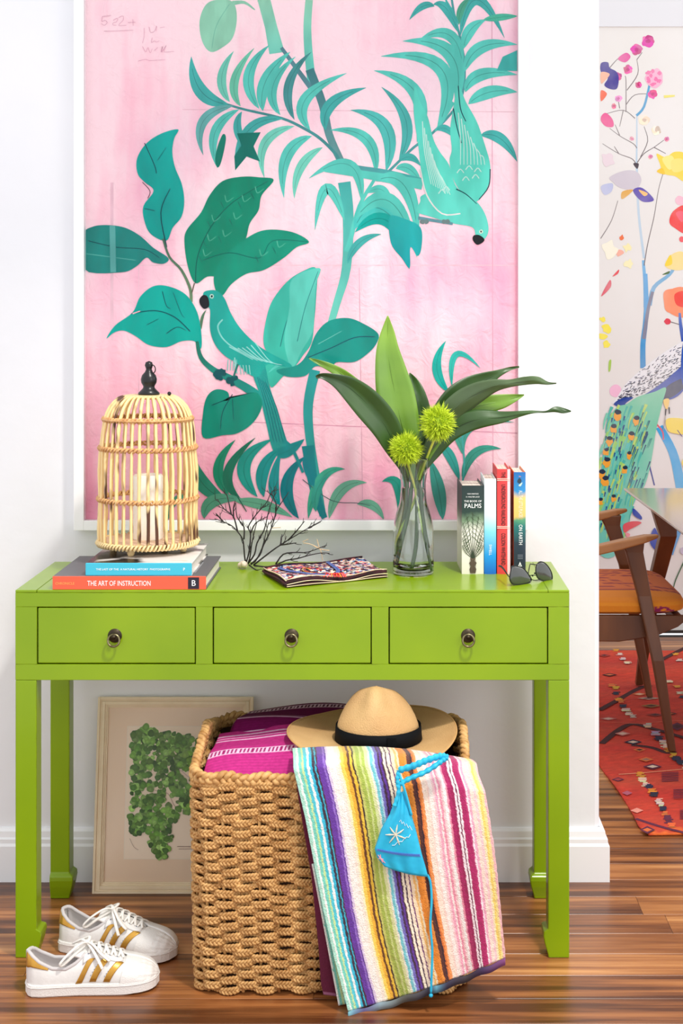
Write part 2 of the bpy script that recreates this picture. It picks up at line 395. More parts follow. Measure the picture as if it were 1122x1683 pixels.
P.poly([(155, 1530), (190, 1492), (185, 1515)], (230, 70, 80)); P.poly([(92, 1640), (140, 1550), (145, 1590)], (222, 80, 100))
P.poly([(440, 1650), (480, 1600), (560, 1600), (560, 1750), (470, 1730)], (248, 150, 110)); P.poly([(500, 1640), (560, 1620), (560, 1680)], (240, 80, 80))
P.frame(960, 450, 3.74)
P.line([(375, 0), (380, 150), (375, 300), (360, 430), (360, 580)], 24, 34, (110, 175, 225), (40, 140, 200))
P.line([(420, 110), (395, 200), (380, 290), (365, 400)], 18, 24, (130, 130, 150))
P.poly([(490, 110), (540, 92), (620, 100), (620, 240), (510, 235), (488, 170)], (250, 150, 110)); P.poly([(555, 125), (620, 110), (620, 200), (565, 190)], (238, 80, 70)); P.dot(510, 293, 19, (222, 60, 80)); P.line([(528, 295), (585, 312)], 5, 5, grey)
P.line([(585, 240), (592, 320), (610, 420)], 14, 26, (120, 140, 200), (30, 70, 170))
for x, y, r in ((112, 280, 16), (135, 340, 28), (115, 385, 22), (135, 435, 26)): P.dot(x, y, r, (248, 232, 70), wob=.35)
P.poly([(150, 540), (165, 530), (160, 590), (148, 600)], (170, 205, 90))
P.dot(190, 720, 34, (244, 190, 215), ry=40)
# peacock
P.line([(460, 940), (540, 1090), (580, 1250), (600, 1400), (560, 1560), (500, 1700)], 46, 80, (20, 165, 228), (120, 190, 230))
P.line([(440, 920), (480, 970), (485, 1020)], 10, 8, (226, 90, 110)); P.line([(400, 1180), (430, 1300)], 8, 8, blu)
P.poly([(620, 425), (560, 440), (480, 490), (360, 580), (260, 670), (200, 760), (170, 800), (230, 780), (340, 740), (440, 690), (540, 620), (620, 590)], (236, 236, 238))
r = random.Random(3)
for k in range(330):
    x = 200+425*r.random(); yu = interp([(200, 765), (260, 672), (360, 582), (480, 492), (560, 442), (625, 425)], x); yl = interp([(200, 790), (230, 780), (340, 742), (440, 692), (540, 622), (625, 590)], x)
    y = yu+(yl-yu)*r.random()**.7
    P.line([(x, y), (x+r.uniform(6, 17), y-r.uniform(0, 14))], r.uniform(3, 6), 2, r.choice([(30, 30, 60), (60, 60, 74), (20, 20, 30), (90, 90, 120)]))
P.poly([(620, 560), (560, 600), (490, 660), (390, 730), (330, 760), (440, 730), (500, 700), (480, 770), (560, 760), (620, 690)], (20, 70, 170)); P.poly([(500, 700), (580, 650), (620, 650), (620, 690), (550, 750), (490, 770)], (40, 55, 90))
P.poly([(606, 425), (700, 380), (760, 300), (800, 220), (840, 200), (850, 240), (820, 330), (790, 450), (720, 600), (606, 690)], (20, 80, 180))
P.poly([(180, 800), (230, 765), (300, 760), (250, 800), (240, 860), (210, 820)], (20, 60, 150))
P.poly([(500, 700), (430, 725), (330, 755), (260, 800), (200, 820), (150, 900), (130, 1020), (105, 1200), (85, 1400), (80, 1700), (200, 1720), (300, 1420), (370, 1300), (410, 1150), (440, 960), (480, 790)], (120, 205, 165), c2=(110, 205, 190))
for k in range(170):
    t = r.random(); x0 = 150+255*r.random(); y = 800+760*t; x = x0-110*t
    c = r.choice([(150, 215, 110), (90, 200, 190), (190, 220, 110), (120, 210, 180), (70, 185, 170)])
    P.line([(x, y), (x-20, y+50), (x-28, y+100)], r.uniform(10, 22), 3, c)
for k in range(40):
    x = 330+r.uniform(-10, 110); y = 850+r.uniform(0, 440); x -= (y-850)*.12
    P.line([(x, y), (x-22, y+60)], r.uniform(4, 9), 2, r.choice([(20, 80, 130), (40, 150, 140), (15, 60, 110)]))
for k in range(48):
    y = 850+r.uniform(0, 700); x = 200+r.uniform(-60, 50)-(y-850)*.06
    P.line([(x, y), (x-6, y+28)], 9, 4, (15, 65, 140))
for x, y, s_ in ((205, 850, 1.2), (320, 885, 1), (180, 935, 1), (290, 980, 1), (155, 1010, 1), (275, 1100, .8), (135, 1080, .8), (140, 1140, 1.1), (250, 1190, .9), (110, 1215, 1.1), (130, 1255, 1.1), (180, 1365, .8), (100, 1385, .8), (190, 1460, .9), (110, 1470, .9)):
    P.dot(x-3, y+22*s_, 20*s_, (244, 168, 50), ry=26*s_, wob=.3); P.dot(x, y, 17*s_, (20, 45, 70), ry=13*s_)
P.poly([(485, 775), (520, 770), (510, 830), (495, 820)], (248, 210, 120)); P.line([(500, 830), (497, 870)], 8, 6, (30, 30, 40)); P.line([(520, 820), (522, 860)], 8, 6, (30, 30, 40)); P.line([(497, 870), (485, 960)], 5, 4, (170, 160, 150))
P.poly([(500, 900), (540, 885), (620, 900), (620, 980), (550, 980), (510, 960)], (250, 226, 100)); P.line([(570, 960), (600, 1000)], 5, 4, vio)
P.poly([(300, 1440), (350, 1490), (345, 1510), (300, 1480)], (10, 60, 170)); P.poly([(240, 1540), (300, 1520), (350, 1530), (280, 1570), (245, 1590)], (226, 80, 90)); P.poly([(250, 1590), (280, 1600), (265, 1620)], (240, 150, 160))
P.poly([(430, 1560), (460, 1620), (500, 1680), (440, 1700), (400, 1640)], (20, 60, 170)); P.line([(620, 1500), (570, 1600), (520, 1720)], 20, 50, (90, 160, 215))
P.poly([(596, 1160), (620, 1130), (620, 1200)], (248, 220, 90))
P.line([(330, 1650), (300, 1750), (290, 1850)], 10, 6, (60, 90, 60)); P.line([(620, 1750), (560, 1880), (540, 1960)], 8, 5, (60, 100, 60))
P.dot(540, 2000, 30, (246, 220, 200)); P.dot(610, 1700, 24, (200, 190, 210))
# the mural carries on to the right of the frame and behind the wall end
P.frame(0, 0, 1)
for k in range(26):
    side = 1 if k % 3 else -1
    bx = 1160+r.uniform(0, 620) if side > 0 else 880-r.uniform(0, 280); by = 1020-r.uniform(0, 120); h = r.uniform(260, 780)
    st = [(bx, by), (bx+r.uniform(-30, 30), by-h*.4), (bx+r.uniform(-60, 60), by-h)]
    P.line(st, r.uniform(6, 10), 3, r.choice([(110, 175, 225), (150, 160, 170), (120, 180, 170)]))
    for q in range(5):
        x, y = st[2][0]+r.uniform(-45, 45), st[2][1]+r.uniform(-45, 60)
        if y < 60 or 950 < x < 1150: continue
        c = r.choice([mg, mg2, (240, 80, 70), (248, 216, 90), (90, 70, 170), (250, 150, 110)])
        P.blot(x, y, r.uniform(7, 19), c)
mur = P.done('mural', M['mpaint'], None)
mur.name = 'wall_mural'; tag(mur, 'watercolour mural of blossoms, poppies and a green-tailed peacock on dining room wall', 'mural')
# ================================================================== big framed painting
AY = 3.632
art = thing('framed_painting', 'large white-framed pink painting with teal leaves and parrots, hung above the table', 'painting', (W(495, 870, AY).x, WY, W(0, 872, AY).z))
ax0, ax1 = W(121, 0, 3.605).x, W(868, 0, 3.605).x; az0 = W(0, 872, 3.605).z; az1 = 2.32
ix0, ix1, iz0 = W(139.5, 0, AY).x, W(850, 0, AY).x, W(0, 855, AY).z
fb = MB()
d = .0245
def frame_bar(mb, x0, z0, x1, z1, y0, y1, wdt):
    mb.box((x0, y0, z0), (x0+wdt, y1, z1)); mb.box((x1-wdt, y0, z0), (x1, y1, z1)); mb.box((x0+wdt, y0, z0), (x1-wdt, y1, z0+wdt)); mb.box((x0+wdt, y0, z1-wdt), (x1-wdt, y1, z1))
frame_bar(fb, ax0, az0, ax1, az1, 3.605, WY-.0005, d); fb.build('frame', M['white_frame'], art, bevel=.001)
MB().box((ax0+d, AY+.001, az0+d), (ax1-d, WY-.001, az1-d)).build('mat_board', mat('white_mat_board', (246, 244, 240), .8), art)
def art_paper():
    m = mat('pink_wash_paper', (246, 190, 204), .8)
    nt = m.node_tree; L = nt.links; b = nt.nodes['Principled BSDF']; tc = nn(nt, 'ShaderNodeTexCoord')
    def nz(sc, st, det=4, dist=0):
        mp = nn(nt, 'ShaderNodeMapping'); mp.inputs['Scale'].default_value = st; L.new(tc.outputs['Object'], mp.inputs[0])
        n = nn(nt, 'ShaderNodeTexNoise'); n.inputs['Scale'].default_value = sc; n.inputs['Detail'].default_value = det; n.inputs['Distortion'].default_value = dist; L.new(mp.outputs[0], n.inputs[0]); return n
    a = nz(3.2, (1, 1, .8)); c = nz(10, (2.4, 1, .35), 5); e_ = nz(2.2, (1, 1, 1), 2)
    r = nn(nt, 'ShaderNodeValToRGB'); e = r.color_ramp.elements
    e[0].position = .3; e[0].color = col4((246, 158, 188)); e[1].position = .68; e[1].color = col4((255, 222, 228))
    x = e.new(.5); x.color = col4((254, 196, 210))
    mm = nn(nt, 'ShaderNodeMath', operation='MULTIPLY_ADD'); L.new(c.outputs[0], mm.inputs[0]); mm.inputs[1].default_value = .45
    s2 = nn(nt, 'ShaderNodeMath', operation='SUBTRACT'); L.new(a.outputs[0], s2.inputs[0]); s2.inputs[1].default_value = .22; L.new(s2.outputs[0], mm.inputs[2]); 
    # paler towards the painted top, deeper wash at the foot of the sheet
    sx = nn(nt, 'ShaderNodeSeparateXYZ'); L.new(tc.outputs['Object'], sx.inputs[0])
    g = nn(nt, 'ShaderNodeMapRange'); g.inputs[1].default_value = .0; g.inputs[2].default_value = 1.25; g.inputs[3].default_value = -.04; g.inputs[4].default_value = .17; L.new(sx.outputs[2], g.inputs[0])
    m3 = nn(nt, 'ShaderNodeMath', operation='ADD'); L.new(mm.outputs[0], m3.inputs[0]); L.new(g.outputs[0], m3.inputs[1]); L.new(m3.outputs[0], r.inputs[0])
    mv = nn(nt, 'ShaderNodeMix', data_type='RGBA'); rv = nn(nt, 'ShaderNodeMapRange'); rv.inputs[1].default_value = .5; rv.inputs[2].default_value = .7; rv.inputs[4].default_value = .3; L.new(e_.outputs[0], rv.inputs[0])
    L.new(rv.outputs[0], mv.inputs[0]); L.new(r.outputs[0], mv.inputs[6]); mv.inputs[7].default_value = col4((226, 178, 206)); L.new(mv.outputs[2], b.inputs['Base Color'])
    w1 = nz(24, (1, 1, 1), 5, 1.5); bp = nn(nt, 'ShaderNodeBump'); bp.inputs['Strength'].default_value = .8; bp.inputs['Distance'].default_value = .006; L.new(w1.outputs[0], bp.inputs['Height']); L.new(bp.outputs[0], b.inputs['Normal'])
    return m
MB().box((ix0, AY-.0008, iz0), (ix1, AY+.0008, az1-d-.03)).build('paper', art_paper(), art)
P = Paint(lambda x, y: W(x, y, AY), (0, -1, 0), start=.001, clip=(140.5, -215, 849.5, 854.5)); P.lw = .82
A1 = (120, 0, 2.805); A2 = (480, 0, 2.805); A3 = (120, 420, 2.805); A4 = (480, 420, 2.3375)
T = (92, 205, 190); T2 = (70, 178, 172); TL = (118, 212, 190); TD = (72, 150, 150); PG = (150, 212, 182); BG = (8, 172, 162); DG = (6, 142, 112); VN = (20, 70, 80)
PK = (252, 205, 214)
# sheet folds as faint seams; the last, widest strip paints a glass reflection
P.frame(0, 0, 1)
for pts, w_, c in (([(140, 436), (850, 436)], 1.6, (250, 205, 216)), ([(300, 180), (846, 184)], 1.2, (246, 196, 208)), ([(320, 690), (860, 712)], 1.5, (232, 160, 184)), ([(590, 440), (596, 855)], 1.3, (240, 178, 198)), ([(808, 20), (810, 855)], 1.4, (240, 176, 196)), ([(228, 430), (228, 855)], 1.6, (250, 200, 214)), ([(184, 300), (184, 560)], 5, (244, 200, 212))):
    P.strip(pts, [w_]*2, c)
P.frame(*A1)
# off-frame crown of the plant, above the picture's top
P.line([(875, -560), (890, -260), (878, 10)], 50, 55, PG); P.line([(1110, -560), (1085, -200), (1088, 0)], 30, 34, PG)
P.leaf((880, -200), (640, -330), (420, -260), 150, T2); P.leaf((1090, -220), (1300, -420), (1560, -330), 150, T2)
P.poly([(635, 240), (595, 190), (583, 100), (610, 25), (660, 0), (735, 8), (755, 80), (738, 170), (695, 215)], PG); P.line([(735, 15), (790, 12), (838, 46)], 22, 5, PG); P.line([(640, 225), (660, 120), (720, 20)], 3, 3, (120, 190, 165))
P.poly([(850, 0), (910, 0), (940, 120), (975, 240), (905, 250), (885, 130)], PG, smooth=False, c2=(120, 210, 190))
P.line([(1088, 0), (1080, 120), (1085, 240), (1100, 380)], 34, 40, PG, T)
P.line([(960, 220), (1040, 330), (1122, 440)], 16, 26, (90, 140, 150))
P.line([(1090, 320), (1150, 480), (1180, 620), (1235, 745)], 40, 34, (66, 130, 136), (110, 160, 160))
P.line([(700, 478), (790, 505), (960, 545), (1060, 590), (1140, 640), (1210, 710), (1230, 750)], 10, 16, TD)
for a, m, b, w_, c in (((715, 480), (590, 420), (545, 262), 78, T2), ((722, 470), (685, 360), (740, 237), 52, TL), ((772, 490), (745, 370), (835, 222), 50, (110, 200, 170)), ((858, 502), (810, 350), (905, 208), 62, T), ((875, 512), (890, 370), (1000, 240), 70, T), ((955, 530), (920, 400), (1025, 262), 56, T),
                       ((1020, 552), (995, 390), (1098, 240), 52, TD), ((1093, 600), (1070, 460), (1260, 338), 66, T), ((1165, 600), (1190, 480), (1350, 405), 66, T2), ((740, 488), (600, 560), (600, 715), 56, (106, 180, 176)), ((765, 505), (655, 610), (666, 775), 56, T), ((778, 515), (765, 620), (862, 745), 48, T2),
                       ((968, 548), (810, 600), (748, 785), 56, T2), ((1020, 582), (885, 660), (882, 820), 54, TL), ((1100, 628), (985, 720), (972, 912), 66, T), ((1150, 680), (1050, 770), (1020, 915), 52, TL)): P.leaf(a, m, b, w_, c)
P.poly([(755, 615), (865, 610), (832, 675), (862, 745), (800, 722), (748, 785), (743, 720), (776, 670)], (10, 122, 108), smooth=False); P.poly([(690, 620), (705, 640), (685, 740), (668, 772), (655, 740), (665, 680)], (16, 132, 112))
P.frame(*A2)
P.line([(720, -120), (745, 60), (775, 180), (795, 320), (770, 470), (640, 620), (560, 680), (440, 795)], 10, 12, (80, 160, 160))
P.line([(740, 470), (690, 560), (660, 605)], 22, 8, T)
for a, m, b, w_, c in (((385, 800), (340, 640), (175, 600), 62, T), ((432, 792), (430, 590), (270, 508), 76, (82, 190, 182)), ((492, 738), (525, 560), (412, 402), 62, (76, 178, 172)), ((575, 655), (570, 430), (378, 326), 76, T), ((668, 592), (690, 320), (410, 260), 84, T), ((752, 480), (730, 250), (510, 190), 84, T), ((785, 300), (720, 160), (580, 190), 64, T),
                       ((765, 150), (710, 40), (650, 22), 54, T2), ((655, 30), (600, 30), (540, 92), 40, T2), ((775, 165), (850, 0), (978, 175), 60, T2), ((790, 225), (820, 140), (892, 92), 64, T), ((880, 92), (960, 80), (1040, 75), 40, (80, 190, 160)), ((795, 330), (870, 220), (1036, 206), 70, T), ((798, 425), (870, 345), (1036, 345), 70, T), ((812, 480), (910, 425), (1036, 425), 72, T),
                       ((664, 602), (710, 595), (760, 650), 42, T2), ((868, 625), (960, 640), (1036, 745), 62, T2), ((768, 115), (780, 40), (822, -10), 40, (80, 170, 140)), ((768, 110), (730, 50), (705, -10), 26, T2), ((498, 742), (545, 725), (592, 765), 42, T2), ((478, 778), (540, 780), (596, 850), 52, T)): P.leaf(a, m, b, w_, c)
P.poly([(942, 326), (970, 262), (1036, 232), (1036, 328)], (66, 180, 172), smooth=False)
for k in range(6): P.leaf((730, -60-k*70), (760+(-1)**k*120, -120-k*70), (760+(-1)**k*260, -60-k*70), 60, T2)
P.line([(195, 748), (300, 775), (440, 800), (600, 842)], 18, 40, (96, 150, 158), T2); P.line([(150, 780), (300, 800), (480, 830), (600, 850)], 26, 50, T)
P.line([(240, 840), (258, 1000), (250, 1234), (205, 1400), (140, 1620)], 58, 26, T2, TL)
P.line([(378, 830), (310, 950), (270, 1100), (250, 1160)], 14, 26, T)
for a, m, b, w_, c in (((320, 930), (260, 760), (78, 822), 62, T), ((242, 1020), (160, 870), (105, 1060), 62, T), ((385, 835), (520, 860), (580, 1110), 84, T), ((345, 890), (420, 880), (450, 975), 50, T), ((285, 1060), (400, 960), (560, 1150), 100, (76, 200, 190)), ((290, 1010), (450, 930), (575, 1185), 90, T), ((290, 1070), (440, 1020), (540, 1240), 70, BG), ((255, 1215), (310, 1120), (410, 1080), 46, T2)): P.leaf(a, m, b, w_, c)
P.poly([(450, 1000), (520, 1010), (592, 1050), (596, 1140), (578, 1180), (545, 1140), (542, 1236), (505, 1190), (455, 1120)], (40, 180, 178), c2=(20, 160, 165))
# hanging parrot
PB = (96, 216, 196)
P.poly([(565, 398), (590, 470), (625, 540), (650, 640), (680, 700), (722, 760), (750, 850), (800, 920), (780, 985), (700, 992), (640, 940), (600, 820), (582, 680), (560, 520)], PB)
P.poly([(765, 392), (800, 470), (850, 560), (885, 660), (912, 760), (905, 850), (852, 928), (790, 900), (740, 820), (725, 740), (735, 690), (728, 600), (742, 500)], PB)
P.poly([(600, 900), (700, 870), (790, 890), (850, 930), (890, 990), (905, 1060), (885, 1102), (848, 1092), (830, 1048), (740, 1030), (640, 1000), (572, 975), (590, 930)], (100, 214, 196))
P.line([(765, 395), (775, 500), (800, 560)], 5, 4, (20, 60, 80)); P.line([(742, 500), (760, 590), (780, 660)], 5, 4, (20, 60, 80)); P.line([(912, 780), (905, 860), (860, 920)], 5, 4, VN); P.line([(755, 872), (800, 895), (850, 940)], 6, 3, VN)
for k in range(9): P.line([(600+k*9, 560+k*30), (610+k*10, 700+k*15), (640+k*11, 850+k*6)], 5, 3, (200, 236, 224))
for k in range(8): P.line([(765+k*14, 520+k*28), (775+k*15, 640+k*12), (775+k*16, 760)], 5, 3, (200, 236, 224))
P.line([(590, 780), (620, 900), (690, 985), (775, 985)], 7, 6, (232, 226, 222))
for x, y in ((775, 790), (815, 775), (855, 785), (800, 825), (845, 815), (690, 885), (710, 870)): P.line([(x-16, y+8), (x, y-10), (x+16, y+8)], 5, 4, (200, 232, 222))
P.line([(580, 1005), (660, 1018), (740, 1032)], 16, 12, (100, 150, 160))
for x in (600, 618, 700, 716): P.dot(x, 1022, 11, (110, 130, 130))
P.poly([(836, 1086), (862, 1084), (886, 1104), (872, 1122), (850, 1128), (832, 1106)], (24, 30, 34)); P.dot(870, 1068, 9, (210, 230, 210)); P.dot(870, 1068, 4, (20, 40, 40))
# big leaves
P.frame(*A1)
P.poly([(485, 597), (466, 640), (458, 700), (470, 770), (502, 850), (513, 930), (500, 1000), (460, 1050), (430, 1110), (360, 1080), (330, 1020), (325, 950), (372, 880), (330, 840), (298, 800), (296, 730), (340, 660), (410, 615)], (14, 176, 166), c2=(4, 160, 150))
P.line([(330, 660), (375, 760), (385, 800)], 4, 4, VN); P.line([(448, 870), (405, 980), (432, 1140)], 4, 6, VN); P.line([(330, 962), (378, 972)], 4, 3, VN); P.line([(390, 740), (430, 680)], 3, 2, VN); P.line([(320, 840), (355, 880), (345, 915)], 3, 3, (90, 60, 70))
P.poly([(925, 830), (870, 900), (855, 970), (815, 1030), (798, 1098), (760, 1200), (690, 1270), (620, 1275), (565, 1306), (530, 1230), (514, 1120), (525, 1060), (590, 980), (630, 900), (690, 835), (780, 815), (860, 818)], DG)
P.poly([(1088, 1115), (1010, 1070), (890, 1060), (800, 1098), (700, 1180), (650, 1270), (662, 1350), (690, 1362), (730, 1310), (800, 1262), (880, 1245), (970, 1190), (1030, 1140)], (16, 152, 124))
P.line([(565, 1306), (575, 1180), (640, 1040), (740, 930), (900, 835)], 5, 3, (12, 90, 80)); P.line([(600, 1200), (720, 1165), (860, 1190), (920, 1110), (1080, 1115)], 4, 3, (10, 100, 90))
for x, y in ((700, 900), (640, 990), (740, 980), (690, 1060), (620, 1080), (600, 1150), (780, 900), (840, 860), (860, 1150), (940, 1110)): P.line([(x, y), (x+10, y+30), (x+40, y+10)], 4, 2, (90, 190, 160)); P.line([(x-20, y+30), (x-5, y+60)], 4, 3, (10, 96, 84))
P.poly([(48, 1085), (90, 1046), (160, 1038), (240, 1050), (310, 1088), (370, 1142), (440, 1190), (418, 1216), (370, 1210), (338, 1188), (290, 1230), (220, 1256), (48, 1242)], (30, 140, 132)); P.line([(70, 1110), (200, 1140), (330, 1150), (400, 1190)], 4, 3, VN); P.line([(60, 1170), (140, 1180), (290, 1200)], 4, 3, (90, 180, 165)); 
P.strip([(182, 1040), (186, 1255)], [26, 26], (96, 178, 172))  # lighter strip across the leaf paints the glass reflection streak
P.line([(415, 1100), (445, 1185), (500, 1245), (540, 1330), (545, 1392)], 9, 14, (70, 110, 90), (120, 150, 110)); P.line([(560, 1305), (548, 1350)], 5, 5, (100, 90, 70))
P.frame(*A3)
P.poly([(155, 382), (195, 322), (275, 262), (310, 190), (370, 142), (440, 142), (520, 180), (572, 260), (592, 360), (590, 430), (560, 395), (500, 395), (430, 422), (350, 412), (290, 372), (235, 346), (190, 355)], (0, 174, 160))
P.line([(270, 268), (380, 254), (470, 285), (540, 350)], 5, 6, (6, 86, 92)); P.line([(340, 320), (395, 292)], 4, 3, (6, 90, 90)); P.line([(430, 360), (480, 330), (520, 345)], 4, 3, VN); P.line([(412, 165), (430, 230), (450, 245)], 4, 3, VN); P.line([(462, 170), (500, 270), (518, 285)], 4, 3, (10, 110, 110)); P.line([(275, 268), (310, 256)], 6, 4, (252, 196, 210))
P.line([(572, 395), (590, 470), (645, 525), (720, 565), (800, 610), (862, 655)], 14, 46, (30, 120, 100), (30, 160, 150)); P.leaf((592, 340), (595, 290), (615, 250), 16, (90, 130, 100), vein=False)
P.poly([(1122, 62), (1060, 72), (985, 122), (915, 215), (885, 320), (878, 400), (900, 450), (960, 490), (1010, 520), (1060, 460), (1100, 400), (1112, 300), (1120, 200)], (62, 188, 168)); P.line([(955, 420), (1000, 270), (1122, 130)], 4, 3, (30, 120, 120))
P.poly([(880, 490), (1012, 515), (965, 560), (915, 608), (893, 550)], (60, 190, 168))
P.frame(*A4)
P.poly([(105, 48), (92, 110), (86, 200), (80, 290), (40, 360), (0, 430), (-30, 330), (-10, 200), (0, 90)], (96, 206, 188)); P.line([(20, 330), (50, 200), (100, 60)], 3, 2, (40, 130, 130))
P.poly([(330, 300), (280, 265), (215, 240), (140, 252), (92, 300), (62, 370), (20, 420), (-60, 440), (-20, 465), (50, 462), (90, 425), (150, 435), (170, 410), (240, 408), (295, 372), (325, 335)], (24, 152, 140)); P.line([(60, 392), (150, 355), (240, 315), (318, 312)], 3, 3, (30, 60, 90)); P.line([(100, 340), (190, 290)], 2, 2, (120, 200, 190))
P.line([(88, 440), (62, 570), (68, 700), (92, 850), (118, 1000)], 40, 26, (40, 160, 158), (50, 160, 150)); 
P.line([(60, 730), (80, 870), (105, 960), (125, 1008)], 46, 22, (10, 130, 135))
for a, m, b, w_, c in (((62, 1010), (110, 860), (202, 820), 46, (60, 170, 140)), ((142, 1010), (190, 900), (286, 872), 50, (110, 180, 150)), ((250, 955), (310, 960), (352, 1015), 42, (110, 180, 150)), ((412, 1000), (405, 880), (345, 868), 50, (30, 150, 130)), ((578, 1014), (560, 890), (530, 785), 62, (60, 160, 145)), ((642, 862), (600, 760), (555, 730), 46, (50, 160, 150)),
                       ((655, 865), (700, 760), (802, 742), 44, (60, 160, 140)), ((660, 772), (690, 660), (852, 640), 30, (70, 165, 150)), ((655, 762), (640, 710), (600, 660), 32, (70, 170, 150)), ((602, 525), (555, 430), (590, 328), 44, (30, 185, 172)), ((614, 505), (630, 380), (722, 432), 30, (50, 190, 176)), ((690, 640), (750, 580), (790, 600), 24, T)): P.leaf(a, m, b, w_, c)
P.line([(610, 500), (640, 600), (660, 780), (655, 865)], 6, 7, T2)
P.line([(40, 860), (150, 940), (245, 950), (300, 960)], 3, 2, (60, 90, 90))
P.frame(*A3)
P.leaf((1010, 500), (960, 500), (900, 540), 20, T, vein=False)
# perched parrot
P.poly([(830, 540), (880, 500), (905, 600), (945, 720), (985, 850), (1010, 900), (930, 910), (892, 780), (860, 640)], (34, 158, 150)); 
for k in range(5): P.line([(850+k*9, 560+k*6), (890+k*12, 700), (925+k*14, 860)], 3, 3, (20, 110, 120))
P.poly([(600, 175), (630, 160), (668, 165), (700, 200), (730, 270), (780, 345), (868, 425), (1000, 498), (990, 515), (905, 500), (880, 520), (850, 560), (800, 540), (760, 500), (700, 462), (655, 410), (632, 340), (632, 250), (610, 230)], (32, 172, 160))
P.line([(690, 295), (668, 325), (682, 370), (720, 410), (770, 440)], 7, 6, (140, 214, 206))
for k in range(7): P.line([(720+k*20, 420+k*6-k*k*1.5), (775+k*22, 450+k*6), (830+k*22, 480+k*4)], 5, 3, (150, 220, 212))
for k in range(4): P.line([(745+k*0, 470+k*16), (752+k*2, 520+k*8)], 5, 4, (150, 216, 208)); P.line([(715+k*13, 480), (712+k*13, 530)], 4, 4, (130, 210, 200)); P.line([(770+k*14, 505), (775+k*14, 548)], 4, 4, (150, 216, 208))
P.poly([(602, 182), (622, 192), (628, 232), (605, 246), (586, 225), (584, 200)], (30, 30, 36)); P.dot(640, 188, 10, (190, 226, 210)); P.dot(640, 188, 5, (30, 60, 60))
for x, y, r_ in ((668, 548, 20), (690, 538, 17), (680, 566, 13), (725, 578, 19), (742, 566, 15), (734, 592, 11)): P.dot(x, y, r_, (14, 86, 92), wob=.3)
P.line([(760, 500), (740, 560)], 10, 8, (30, 120, 110))
P.poly([(600, 838), (600, 725), (618, 650), (660, 617), (712, 628), (718, 665), (690, 668), (760, 648), (845, 632), (872, 690), (832, 768), (760, 818), (690, 828)], (6, 146, 124)); P.line([(735, 640), (690, 720), (680, 800)], 4, 3, VN); P.line([(735, 660), (740, 760)], 4, 3, (8, 90, 90)); P.line([(640, 690), (690, 670)], 4, 3, VN)
for a, m, b, w_, c in (((705, 1125), (590, 1040), (552, 905), 84, (44, 142, 116)), ((720, 1105), (670, 980), (748, 850), 58, (24, 144, 110)), ((772, 1120), (715, 1000), (840, 840), 56, (20, 120, 92)), ((850, 1112), (790, 960), (922, 845), 76, (24, 152, 138)), ((880, 1112), (880, 980), (970, 880), 70, (16, 148, 144)), ((955, 1150), (925, 1050), (960, 900), 60, (20, 150, 150)), ((1040, 1212), (985, 1060), (1070, 925), 70, (0, 122, 130)),
                       ((935, 915), (990, 900), (1066, 846), 66, (16, 140, 140)), ((605, 1212), (650, 1130), (790, 1125), 70, (84, 164, 134)), ((745, 1130), (880, 1150), (1010, 1205), 60, (100, 172, 140)), ((1060, 930), (1090, 1000), (1110, 1065), 50, (10, 130, 140)), ((1120, 1180), (1125, 1080), (1190, 1000), 50, (50, 160, 140)), ((440, 1215), (470, 1130), (560, 1100), 40, (90, 170, 140))): P.leaf(a, m, b, w_, c)
P.line([(965, 850), (1010, 890), (1060, 1000)], 20, 12, (20, 140, 140)); P.line([(755, 1105), (800, 1180)], 6, 4, (40, 100, 80))
P.frame(140, 0, 5.61)
pc = (214, 150, 176)
for pts in ([(160, 155), (240, 145)], [(160, 155), (155, 200), (185, 190), (205, 210), (180, 235), (150, 220)], [(260, 190), (300, 170), (290, 205), (262, 212), (258, 232), (290, 235)], [(310, 165), (350, 150), (350, 190), (310, 235), (380, 235)], [(395, 210), (465, 208)], [(440, 180), (445, 240)], [(175, 290), (290, 288), (445, 280)],
            [(545, 260), (545, 330), (530, 400)], [(590, 250), (605, 300), (640, 290), (660, 240), (655, 290)], [(690, 260), (735, 250)], [(620, 350), (612, 395), (640, 380), (660, 390), (685, 378)], [(530, 430), (560, 480), (580, 440), (600, 490), (620, 450)], [(640, 470), (670, 440)], [(700, 480), (715, 430), (705, 485), (750, 420), (730, 480), (820, 475)], [(490, 565), (560, 550), (600, 560), (740, 552)]):
    P.line(pts, 3.5, 2.5, pc)
stuff(P.done('painted_foliage', M['paint'], art))
MB().box((ax0+d, 3.6125, az0+d), (ax1-d, 3.6145, az1-d)).build('glass_pane', M['pane'], art)

# ================================================================== console table
TX0, TX1, TY0, TY1, TZ, AZ = -.824, .380, 3.200, 3.571, .800, .604
tb = thing('console_table', 'lime green lacquered console table with three drawers and worn edges', 'table', ((TX0+TX1)/2, (TY0+TY1)/2, 0))
LG = .046
G = M['green']
dr = [(-.775, -.434), (-.393, -.0516), (-.0106, .332)]
dz0, dz1 = .6405, .7612
def leg(cx, cy, ix, iy):
    mb = MB(); h = LG/2
    def ring(z, e, s=0):
        xs = [cx-h+s-(e if ix < 0 else 0), cx+h-s+(e if ix > 0 else 0)]; ys = [cy-h+s-(e if iy < 0 else 0), cy+h-s+(e if iy > 0 else 0)]
        return [(xs[0], ys[0], z), (xs[1], ys[0], z), (xs[1], ys[1], z), (xs[0], ys[1], z)]
    mb.loft([ring(0, -.001), ring(.006, .0), ring(.03, .007), ring(.046, .010), ring(.056, .009), ring(.062, .0), ring(.3, 0), ring(AZ, 0)])
    return mb.build('leg', G, tb, bevel=.0022)
